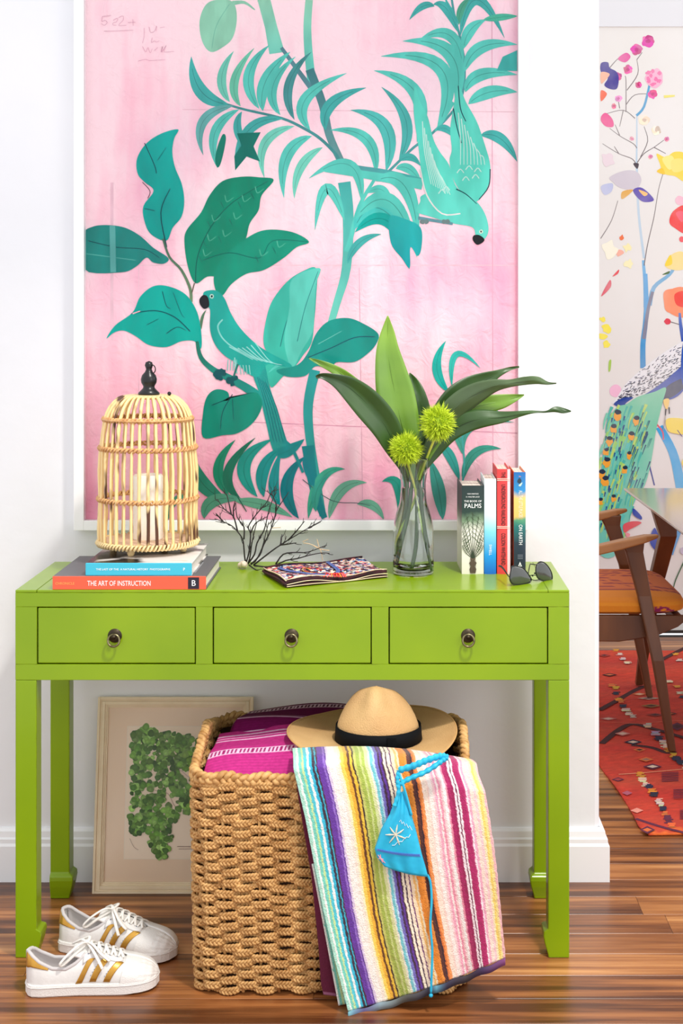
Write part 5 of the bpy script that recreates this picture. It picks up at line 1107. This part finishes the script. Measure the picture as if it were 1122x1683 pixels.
for cx_, cy_, a_, b_ in blobs:
    for k in range(34):
        th = r.uniform(0, 2*PI); q = math.sqrt(r.random()); x, y = cx_+a_*q*math.cos(th), cy_+b_*q*math.sin(th)
        if x < 292 or x > 860: continue
        g = r.uniform(.7, 1.15); c = tuple(min(255, v*g) for v in r.choice([(112, 158, 66), (94, 140, 56), (146, 186, 100), (76, 118, 50), (126, 170, 78)]))
        R_ = r.uniform(12, 22); P.dot(x, y, R_, c, n=7, wob=.25); P.dot(x-2, y+2, R_*.45, tuple(min(255, v*1.12) for v in c), n=6, wob=.3)
P.line([(585, 1040), (680, 1040)], 3, 3, (120, 90, 80)); P.line([(595, 1054), (680, 1054)], 2.5, 2.5, (130, 100, 90)); P.line([(295, 990), (320, 1040), (350, 1060)], 2, 2, (150, 130, 110))
stuff(P.done('printed_fronds', M['col'], bp, local=True))
MB().box((.0255, .0085, .0255), (FW-.0255, .0095, FH-.0255)).build('glass_pane', M['pane'], bp, local=True)
# ================================================================== sneakers
sh_w = mat('white_leather', (236, 234, 230), .45, c2=(226, 223, 218), nscale=12, bump=.25, bscale=160); sh_r = mat('white_rubber', (234, 230, 224), .6, bump=.5, bscale=400)
gold = mat('gold_leather', (208, 158, 66), .32, .55, c2=(180, 130, 48), nscale=20); sh_in = mat('grey_lining', (206, 200, 198), .85); lace_m = mat('lace_cotton', (238, 234, 226), .8, bump=.5, bscale=500); hole_m = mat('perforation', (120, 130, 150), .7)
def sneaker(label, loc, yaw, mir=1):
    t = thing('sneaker', label, 'shoe', loc, (0, 0, yaw), group='pair of white sneakers with gold stripes')
    L_ = .268
    HWt = [(0, .012), (.015, .022), (.05, .031), (.12, .0355), (.25, .036), (.4, .0375), (.55, .0425), (.68, .0465), (.78, .048), (.86, .0465), (.92, .0405), (.96, .031), (.985, .019), (1, .005)]
    HTt = [(0, .082), (.04, .088), (.1, .080), (.2, .0665), (.3, .0635), (.4, .075), (.48, .086), (.55, .082), (.62, .075), (.70, .067), (.76, .061), (.82, .0575), (.88, .053), (.93, .047), (.96, .041), (.985, .033), (1, .024)]
    cyc = lambda s: .006*math.sin(PI*s)*0
    zs = .022
    def surf(s, a, off=0):
        """a in [-1,1]: -1 near side sole edge, 0 crest, 1 far side sole edge"""
        w_ = interp(HWt, s); h_ = interp(HTt, s)-zs
        k = smoothstep((s-.32)/.2)  # vamp rounder, heel quarters upright
        e = .55+.40*k
        th = (a)*PI/2
        x = math.copysign(abs(math.sin(th))**e, a)*w_
        if s > .35: x *= 1
        zz = zs+h_*(math.cos(th)**(1.0-.25*k) if math.cos(th) > 0 else 0)
        p = Vector((s*L_, -x*-1 if False else x, zz))
        if off:
            n_ = Vector((0, math.sin(th), math.cos(th)*.9)); 
            if s > .9: n_ += Vector(((s-.9)*9, 0, 0))
            if s < .06: n_ += Vector((-(.06-s)*16, 0, 0))
            p = p+n_.normalized()*off
        return p
    def aopen(s):  # half-opening of the collar and throat
        return interp([(0, .0), (.02, .12), (.05, .30), (.10, .40), (.2, .46), (.3, .46), (.38, .40), (.44, .26), (.5, .19), (.6, .15), (.68, .13), (.73, .05), (.76, 0)], s)
    ns, na = 70, 14; mb = MB()
    for side in (-1, 1):
        mb.grid(lambda u, v: (lambda s, a0: surf(s, side*(a0+(1-a0)*u)))(v, aopen(v)), na, ns)
    mb.build('upper', sh_w, t, local=True, smooth=True, solid=.0032, offset=-1)
    mb = MB()
    mb.grid(lambda u, v: (lambda s, q: Vector((.012+s*.19, (-1+2*u)*(interp(HWt, .03+s*.7)-.006), .030+.002*math.sin(s*9))))(v, 0), 8, 20)
    mb.build('insole', sh_in, t, local=True, smooth=True)
    # padded collar edge
    edge = [surf(s_/40, -aopen(s_/40), -.001) for s_ in range(18, 0, -1)]+[surf(.006, 0, -.001)]+[surf(s_/40, aopen(s_/40), -.001) for s_ in range(1, 19)]
    MB().tube(edge, .0040, 8).build('collar', sh_in, t, local=True, smooth=True)
    mb = MB()
    for side in (-1, 1): mb.grid(lambda u, v: surf(.02+v*.42, side*(aopen(.02+v*.42)+(.93-aopen(.02+v*.42))*u), -.0045), 8, 24)
    mb.build('inner_layer', sh_in, t, local=True, smooth=True)
    mb = MB(); 
    def sole_ring(z_, o_):
        ps = []
        n = 40
        for i in range(n+1): s_ = i/n; ps.append((L_*s_, -(interp(HWt, s_)+o_)*(1 if 0 < i < n else .5), z_))
        for i in range(n, -1, -1): s_ = i/n; ps.append((L_*s_, (interp(HWt, s_)+o_)*(1 if 0 < i < n else .5), z_))
        ps = [((x-L_/2)*(1+o_*6)+L_/2, y, z_+(.012*smoothstep((x/L_-.72)/.28) if z_ < .003 else (.003*smoothstep((x/L_-.7)/.3)))) for x, y, z_ in ps]
        return ps
    mb.loft([sole_ring(.0, .000), sole_ring(.003, .0028), sole_ring(.022, .0030), sole_ring(.0245, .0022), sole_ring(.0255, -.001)])
    mb.build('sole', sh_r, t, local=True, bevel=0, smooth=False)
    MB().tube([tuple(Vector(p)+Vector((0, 0, -.0035))) for p in sole_ring(.0235, .0034)], .0008, 5, closed=True).build('sole_stitch', sh_w, t, local=True)
    # ribbed rubber shell toe
    mb = MB(); s0 = .76
    def toe(u, v):
        a = -1+2*u; s_ = s0+.04*abs(a)**2*-1.2+(1-s0)*v
        s_ = min(.998, (s0-.05*abs(a)**1.5)+(1-(s0-.05*abs(a)**1.5))*v)
        return surf(s_, a*.99, .0022+.0006*math.sin(v*34)*(1 if v > .45 else 0)+.0005*math.sin(u*60)*(v > .45))
    mb.grid(toe, 60, 30); mb.build('toe_cap', sh_r, t, local=True, smooth=True)
    for side in (-1, 1):
        def patch(name, s0_, s1_, a0_, a1_, m_, off, shear=0, n=(6, 10), fa=None):
            g = MB(); g.grid(lambda u, v: surf(max(.002, s0_+(s1_-s0_)*u+shear*v), side*(a0_*(1-v)+a1_*v) if fa is None else side*fa(s0_+(s1_-s0_)*u, v), off), *n)
            return g.build(name, m_, t, local=True, smooth=True, solid=.0008)
        patch('heel_tab', .003, .17, 0, 0, gold, .0012, n=(14, 8), fa=lambda s_, v: (aopen(s_)+.05)+(.62-.9*max(0, s_-.02)*.4-(aopen(s_)+.05))*v)
        for k in range(3): patch('stripe', .375+.105*k, .425+.105*k, .965, .43-.03*k, gold, .0012, shear=.105)
        patch('eyestay', .43, .735, 0, 0, sh_w, .0016, n=(16, 4), fa=lambda s_, v: aopen(s_)+.02+(.27)*v)
        for k in range(5):
            p = surf(.47+.055*k, side*(aopen(.47+.055*k)+.12), .0026); MB().ball(p, .0017, 8, .5).build('eyelet', hole_m, t, local=True, smooth=True)
        g = MB()
        for k in range(2):
            for q in range(6): g.ball(surf(.478+.105*k+.08*(1-q/6), side*(.56+.06*q), .0006), .0009, 6)
        stuff(g.build('perforations', hole_m, t, local=True))
    # tongue
    mb = MB()
    def tongue(u, v):
        s_ = .74-.36*v; x = (-1+2*u)*(.012+.014*v); z_ = interp(HTt, s_)+.0005-.010*(1-min(1, v*1.0))*0+(.016 if v > .8 else 0)*smoothstep((v-.8)/.2)-.004
        return Vector((s_*L_-.006*v, x, z_-.010*((-1+2*u)**2)*v))
    mb.grid(tongue, 8, 20); mb.build('tongue', sh_w, t, local=True, smooth=True, solid=.005)
    # laces
    for k in range(5):
        s_ = .475+.055*k; a_ = aopen(s_)+.13
        for d_ in (-1, 1):
            s2 = s_+.028; pts = [surf(s_, d_*a_, .003), surf((s_+s2)/2, d_*a_*.4, .007), surf((s_+s2)/2, 0, .0085), surf(s2, -d_*a_*.5, .007), surf(min(.735, s2+.012), -d_*a_*.9, .003)]
            MB().tube(cr([tuple(p) for p in pts], False, 4), .0030, 7, flat=.55).build('lace', lace_m, t, local=True, smooth=True)
    kn = surf(.455, 0, .010)
    MB().ball(kn, .0062, 12).build('lace_knot', lace_m, t, local=True, smooth=True)
    for pts in ([(0, 0, 0), (-.012, -.018, .006), (-.034, -.034, -.006), (-.052, -.040, -.024), (-.046, -.034, -.028), (-.026, -.026, -.014), (0, 0, 0)],
                [(0, 0, 0), (.012, -.018, .004), (.030, -.034, -.010), (.046, -.040, -.022), (.044, -.033, -.022), (.022, -.020, -.008), (0, 0, 0)],
                [(0, 0, 0), (.010, -.022, -.002), (.026, -.042, -.022), (.034, -.048, -.036)], [(0, 0, 0), (.004, .02, .004), (-.016, .034, -.008), (-.03, .03, -.012), (-.012, .018, 0), (0, 0, 0)]):
        MB().tube([kn+Vector((x, y*mir if False else y, z_)) for x, y, z_ in cr(pts, False, 6)], .0036, 7, flat=.6).build('lace_bow', lace_m, t, local=True, smooth=True)
    return t
sneaker('white low-top sneaker with gold stripes, nearer one of the pair, lying in front', (W(38, 1640, 3.012).x, 3.044, 0), math.radians(8))
sneaker('white low-top sneaker with gold stripes, rear one of the pair, closer to the basket', (W(98, 0, 3.24).x, 3.262, 0), math.radians(-13), -1)

# ================================================================== rug
RZ = .006
rug = thing('kilim_rug', 'orange-red patterned kilim rug on the dining room floor', 'rug', (1.5, 5, 0))
def rug_cols(x, y):
    n_ = noise.noise(Vector((x*1.5, y*9, 0)))*.5+.5; m_ = noise.noise(Vector((x*40, y*260, 3)))
    band_ = noise.noise(Vector((.2, y*5.5, 7)))
    c = (206+18*band_, 58+34*(n_-.4)+10*band_, 32+14*n_)
    if y < 4.0: c = (228, 106, 44) if noise.noise(Vector((x*30, y*60, 1))) > 0 else (214, 70, 44)
    return lin(tuple(min(255, max(0, v*(1+.14*m_))) for v in c))
def rugP(u, v):
    y = 3.95+(6.12-3.95)*v; x0 = .662-.035*smoothstep(v*2)+.006*math.sin(v*16)+.02*(1-smoothstep(v*30)); x1 = 3.1
    yy = y+(.012*math.sin(u*11))*(1-v)
    return Vector((x0+(x1-x0)*u, yy, RZ+.0015*math.sin(v*40)*(u < .2)))
g = MB(); g.grid(rugP, 150, 170, colfn=lambda u, v: (lambda p: rug_cols(p.x, p.y))(rugP(u, v)))
g.build('woven_field', mat('kilim_wool', attr='Col', rough=.95, var=.15, nscale=300, stretch=(.3, 1, 1), bump=1, bscale=300, bstretch=(.4, 1.6, 1)), rug, solid=.005, offset=-1, smooth=True)
P = Paint(lambda x, y: Vector((x, y, RZ+.0018)), (0, 0, 1), start=.0002, eps=.000006)
dkb, crm_, yel, prp, org, brn = (36, 34, 60), (222, 196, 170), (226, 150, 40), (96, 30, 60), (222, 110, 50), (70, 24, 26)
def FP(px, py): Y = EYE*F/(py-CY); return ((px-CX)*Y/F, Y)
r = random.Random(21)
def rz(x, y): return FP(980+x/4.676, 1040+y/4.676)
def rline(pts, w_, c): P.line([rz(*p) for p in pts], w_, w_, c)
# dark zigzag diamond lattice
for pts in ([(20, 610), (150, 540), (330, 440), (420, 420)], [(40, 870), (160, 770), (270, 720), (420, 750), (560, 790), (760, 850)], [(500, 220), (580, 180), (680, 130), (900, 40)], [(270, 880), (420, 900), (540, 940), (600, 930)]): rline(pts, .022, brn)
for pts in ([(300, 1450), (420, 1490), (560, 1530), (680, 1560), (900, 1620)],): rline(pts, .014, prp); 
rline([(170, 1108), (300, 1100), (480, 1085), (664, 1068), (1000, 1040)], .005, (240, 160, 120))
rline([(20, 700), (300, 715), (500, 700), (700, 690)], .004, (236, 120, 90))
def tuft(x, y, c, w_=26, h=16):
    for q in range(4):
        yy = y+(q-1.5)*h/3; dx = w_*r.uniform(.5, 1.1); ox = r.uniform(-6, 6)
        P.poly([rz(x-dx+ox, yy-h/6), rz(x+dx+ox, yy-h/6), rz(x+dx*.9+ox, yy+h/6), rz(x-dx*.9+ox, yy+h/6)], tuple(min(255, v*r.uniform(.85, 1.12)) for v in c), smooth=False)
for x, y, c in ((330, 1105, yel), (345, 1130, yel), (355, 1150, crm_), (380, 1185, crm_), (400, 1200, dkb), (425, 1235, yel), (440, 1262, dkb), (480, 1310, crm_), (495, 1340, crm_), (510, 1372, dkb), (525, 1410, org), (545, 1440, prp), (552, 1470, prp), (580, 1500, org)): tuft(x, y, c, 34, 26)
for x, y, c in ((395, 730, crm_), (450, 790, (190, 160, 190)), (480, 830, dkb), (510, 860, crm_), (530, 890, crm_), (555, 920, yel), (590, 960, yel), (615, 985, dkb), (645, 1015, dkb), (690, 1045, crm_)): tuft(x, y, c, 36, 26)
for x, y, c in ((120, 420, org), (150, 440, yel), (150, 482, dkb), (175, 530, yel), (190, 545, org), (205, 580, dkb), (225, 610, crm_), (245, 640, crm_), (280, 660, crm_)): tuft(x, y, c, 34, 18)
for x, y, c in ((180, 180, crm_), (205, 215, crm_), (235, 245, crm_), (340, 350, yel), (150, 150, yel), (560, 390, crm_), (620, 430, yel), (640, 480, crm_), (660, 510, dkb), (610, 180, yel), (640, 225, crm_)): tuft(x, y, c, 30, 14)
def lozenge(x, y, w_, h, c, c_in=None):
    P.poly([rz(x-w_, y), rz(x, y-h), rz(x+w_, y), rz(x, y+h)], c, smooth=False)
    if c_in: P.poly([rz(x-w_*.6, y), rz(x, y-h*.5), rz(x+w_*.6, y), rz(x, y+h*.5)], c_in, smooth=False)
for a in ((280, 860, 70, 20, dkb, crm_), (330, 920, 50, 16, org, brn), (430, 1050, 74, 22, prp, crm_), (380, 995, 60, 18, org, (150, 110, 90)), (420, 580, 80, 14, (150, 110, 50), brn), (400, 522, 90, 10, crm_, prp), (90, 680, 70, 14, (200, 110, 100), crm_), (200, 795, 60, 18, (210, 130, 120), crm_), (330, 490, 60, 12, org, crm_), (450, 650, 70, 14, (160, 60, 50), brn),
          (165, 1150, 50, 16, prp, (180, 60, 60)), (235, 1255, 40, 18, (180, 90, 110), None), (310, 1390, 50, 20, (236, 150, 130), None), (620, 740, 70, 30, prp, brn), (60, 190, 50, 12, (190, 60, 50), brn), (100, 340, 60, 12, brn, org), (390, 1540, 60, 30, prp, org), (560, 640, 60, 12, brn, org)): lozenge(*a)
for x, y in ((560, 1130), (650, 1260), (700, 1420)):
    for q in range(6): rline([(x-60, y-30+q*13), (x+70, y-36+q*13)], .006, prp)
for k in range(70):  # the pattern goes on to the right
    x, y = r.uniform(1.15, 3.0), r.uniform(4.05, 6.0); s_ = r.uniform(.03, .07); c = r.choice([dkb, crm_, yel, prp, org, brn])
    P.poly([(x-s_, y), (x, y-s_*.6), (x+s_, y), (x, y+s_*.6)], c, smooth=False)
stuff(P.done('woven_motifs', mat('kilim_motif', attr='Col', rough=.95, var=.15, nscale=300, bump=.8, bscale=300), rug))

# ================================================================== dining chair
wal = mat('walnut', (124, 76, 40), .42, c2=(84, 48, 26), nscale=7, stretch=(1, 1, .25), bump=.15, bscale=60)
oak = mat('arm_oak', (176, 116, 58), .4, c2=(140, 86, 40), nscale=9, stretch=(.3, 1, 1))
ch = thing('dining_chair', 'mid-century walnut armchair with orange patterned seat cushion, beside dining table', 'chair', (.66, 5.02, 0))
def bar(mb, rows):
    """rows: (x,y,z, half-width along x, half-depth along y)"""
    mb.loft([[(x-a, y-b, z), (x+a, y-b, z), (x+a, y+b, z), (x-a, y+b, z)] for x, y, z, a, b in rows]); return mb
RZt = .0095
for y0, yt in ((4.69, 4.72), (5.36, 5.32)):
    k = 0 if y0 < 5 else .045
    bar(MB(), [(.884+k, y0, RZt, .012, .011), (.838+k*.8, y0, .30, .019, .013), (.80+k*.7, yt, .50, .022, .014), (.768+k*.4, yt, .64, .028, .015), (.760+k*.4, yt, .678, .040, .018)]).build('front_leg', wal, ch, bevel=.005, smooth=False)
    bar(MB(), [(.30, y0, RZt, .012, .011), (.36, y0, .30, .018, .014), (.38, yt, .45, .022, .015), (.35, yt, .62, .018, .014), (.325, yt, .70, .014, .012)]).build('rear_leg', wal, ch, bevel=.005)
for y_ in (4.70, 5.33):
    pts = [(.33, y_+.02, .652, .010, .016), (.45, y_+.005, .640, .014, .022), (.60, y_-.005, .640, .015, .026), (.72, y_-.005, .668, .014, .030), (.80, y_, .686, .011, .026), (.842, y_, .694, .005, .012)]
    mb = MB(); mb.loft([[(x, y-b, z-a), (x, y+b, z-a), (x, y+b*.9, z+a), (x, y-b*.9, z+a)] for x, y, z, a, b in pts]); mb.build('armrest', oak, ch, bevel=.006, bseg=3)
for y_ in (4.735, 5.285):
    prof_s = [(.36, .432, .372), (.55, .434, .352), (.72, .434, .350), (.84, .434, .368), (.91, .434, .398), (.945, .434, .426)]
    mb = MB(); mb.loft([[(x, y_-.011, zb_), (x, y_+.011, zb_), (x, y_+.011, zt), (x, y_-.011, zt)] for x, zt, zb_ in prof_s]); mb.build('seat_rail', wal, ch, bevel=.003)
MB().box((.90, 4.74, .405), (.925, 5.28, .434)).build('front_rail', wal, ch, bevel=.003); MB().box((.36, 4.74, .39), (.385, 5.28, .434)).build('rear_rail', wal, ch, bevel=.003)
def cush_col(p):
    x, y, z_ = p; c = (216, 122, 40)
    if z_ < .478 and y < 4.80: c = (226, 140, 34)
    v = (y-4.73)/.55
    if z_ > .476:
        c = (206, 108, 56)
        k = v*11; 
        if abs(k-round(k)) < .2 and noise.noise(Vector((x*60, y*20, 0))) > -.12: c = (140, 50, 60)
        if v < .16: c = (222, 132, 40)
    if noise.noise(Vector((x*11+3, y*7, z_*14))) > .22 and noise.noise(Vector((x*120, y*90, z_*120))) > -.05 and v < .2: c = (140, 30, 90)
    return lin(c)
mb = MB(); NU = 60
def cush(u, v):
    a = 2*PI*u; sx_ = math.copysign(abs(math.cos(a))**.28, math.cos(a)); sy_ = math.copysign(abs(math.sin(a))**.28, math.sin(a)); f_ = interp([(0, 0.0), (.08, .9), (.18, 1.0), (.4, 1.015), (.55, .985), (.66, .93), (.8, .7), (1, .0)], v)
    z_ = interp([(0, .434), (.08, .434), (.18, .446), (.4, .466), (.55, .482), (.66, .490), (.8, .499), (1, .503)], v)
    return Vector((.655+.29*sx_*f_, 5.01+.285*sy_*f_, z_))
mb.grid(cush, 200, 60, closedu=True)
mb.c = [cush_col(p) for p in mb.v]
mb.build('seat_cushion', mat('orange_ikat', attr='Col', rough=.9, bump=.5, bscale=400), ch, smooth=True)
bkr = MB(); bkr.grid(lambda u, v: Vector((.325-.03*math.sin(PI*u)-.02*v, 4.73+.58*u, .62+.16*v)), 20, 4); bkr.build('backrest', wal, ch, solid=.018, smooth=True)

# ================================================================== dining table
dt = thing('dining_table', 'dark walnut dining table with pale reflections painted into its top, behind the armchair', 'table', (1.5, 4.95, 0))
topm = mat('walnut_pale_reflection', (176, 150, 128), .16, c2=(160, 132, 110), nscale=5, stretch=(1, .2, 1), coat=.8);  # walnut lightened: the top's pale reflection is put into its base colour
xa, ya, yb, xb = .862, 4.10, 5.53, 2.3
mb = MB(); mb.loft([[(xa+.06, ya+.06, .700), (xb-.06, ya+.06, .700), (xb-.06, yb-.06, .700), (xa+.06, yb-.06, .700)], [(xa, ya, .742), (xb, ya, .742), (xb, yb, .742), (xa, yb, .742)]]); mb.build('bevelled_underside', wal, dt, bevel=.002)
MB().box((xa, ya, .7422), (xb, yb, .75)).build('tabletop', topm, dt, bevel=.002)
for x_, y_, dx_, dy_ in ((.99, 5.34, -.07, .20), (2.1, 5.30, .12, .12), (1.10, 4.34, -.02, -.1), (2.1, 4.34, .12, -.1)):
    bar(MB(), [(x_+dx_, y_+dy_, RZt, .014, .014), (x_+dx_*.55, y_+dy_*.5, .36, .026, .022), (x_, y_, .6, .030, .026), (x_-.015, y_, .70, .045, .03)]).build('leg', wal, dt, bevel=.004)
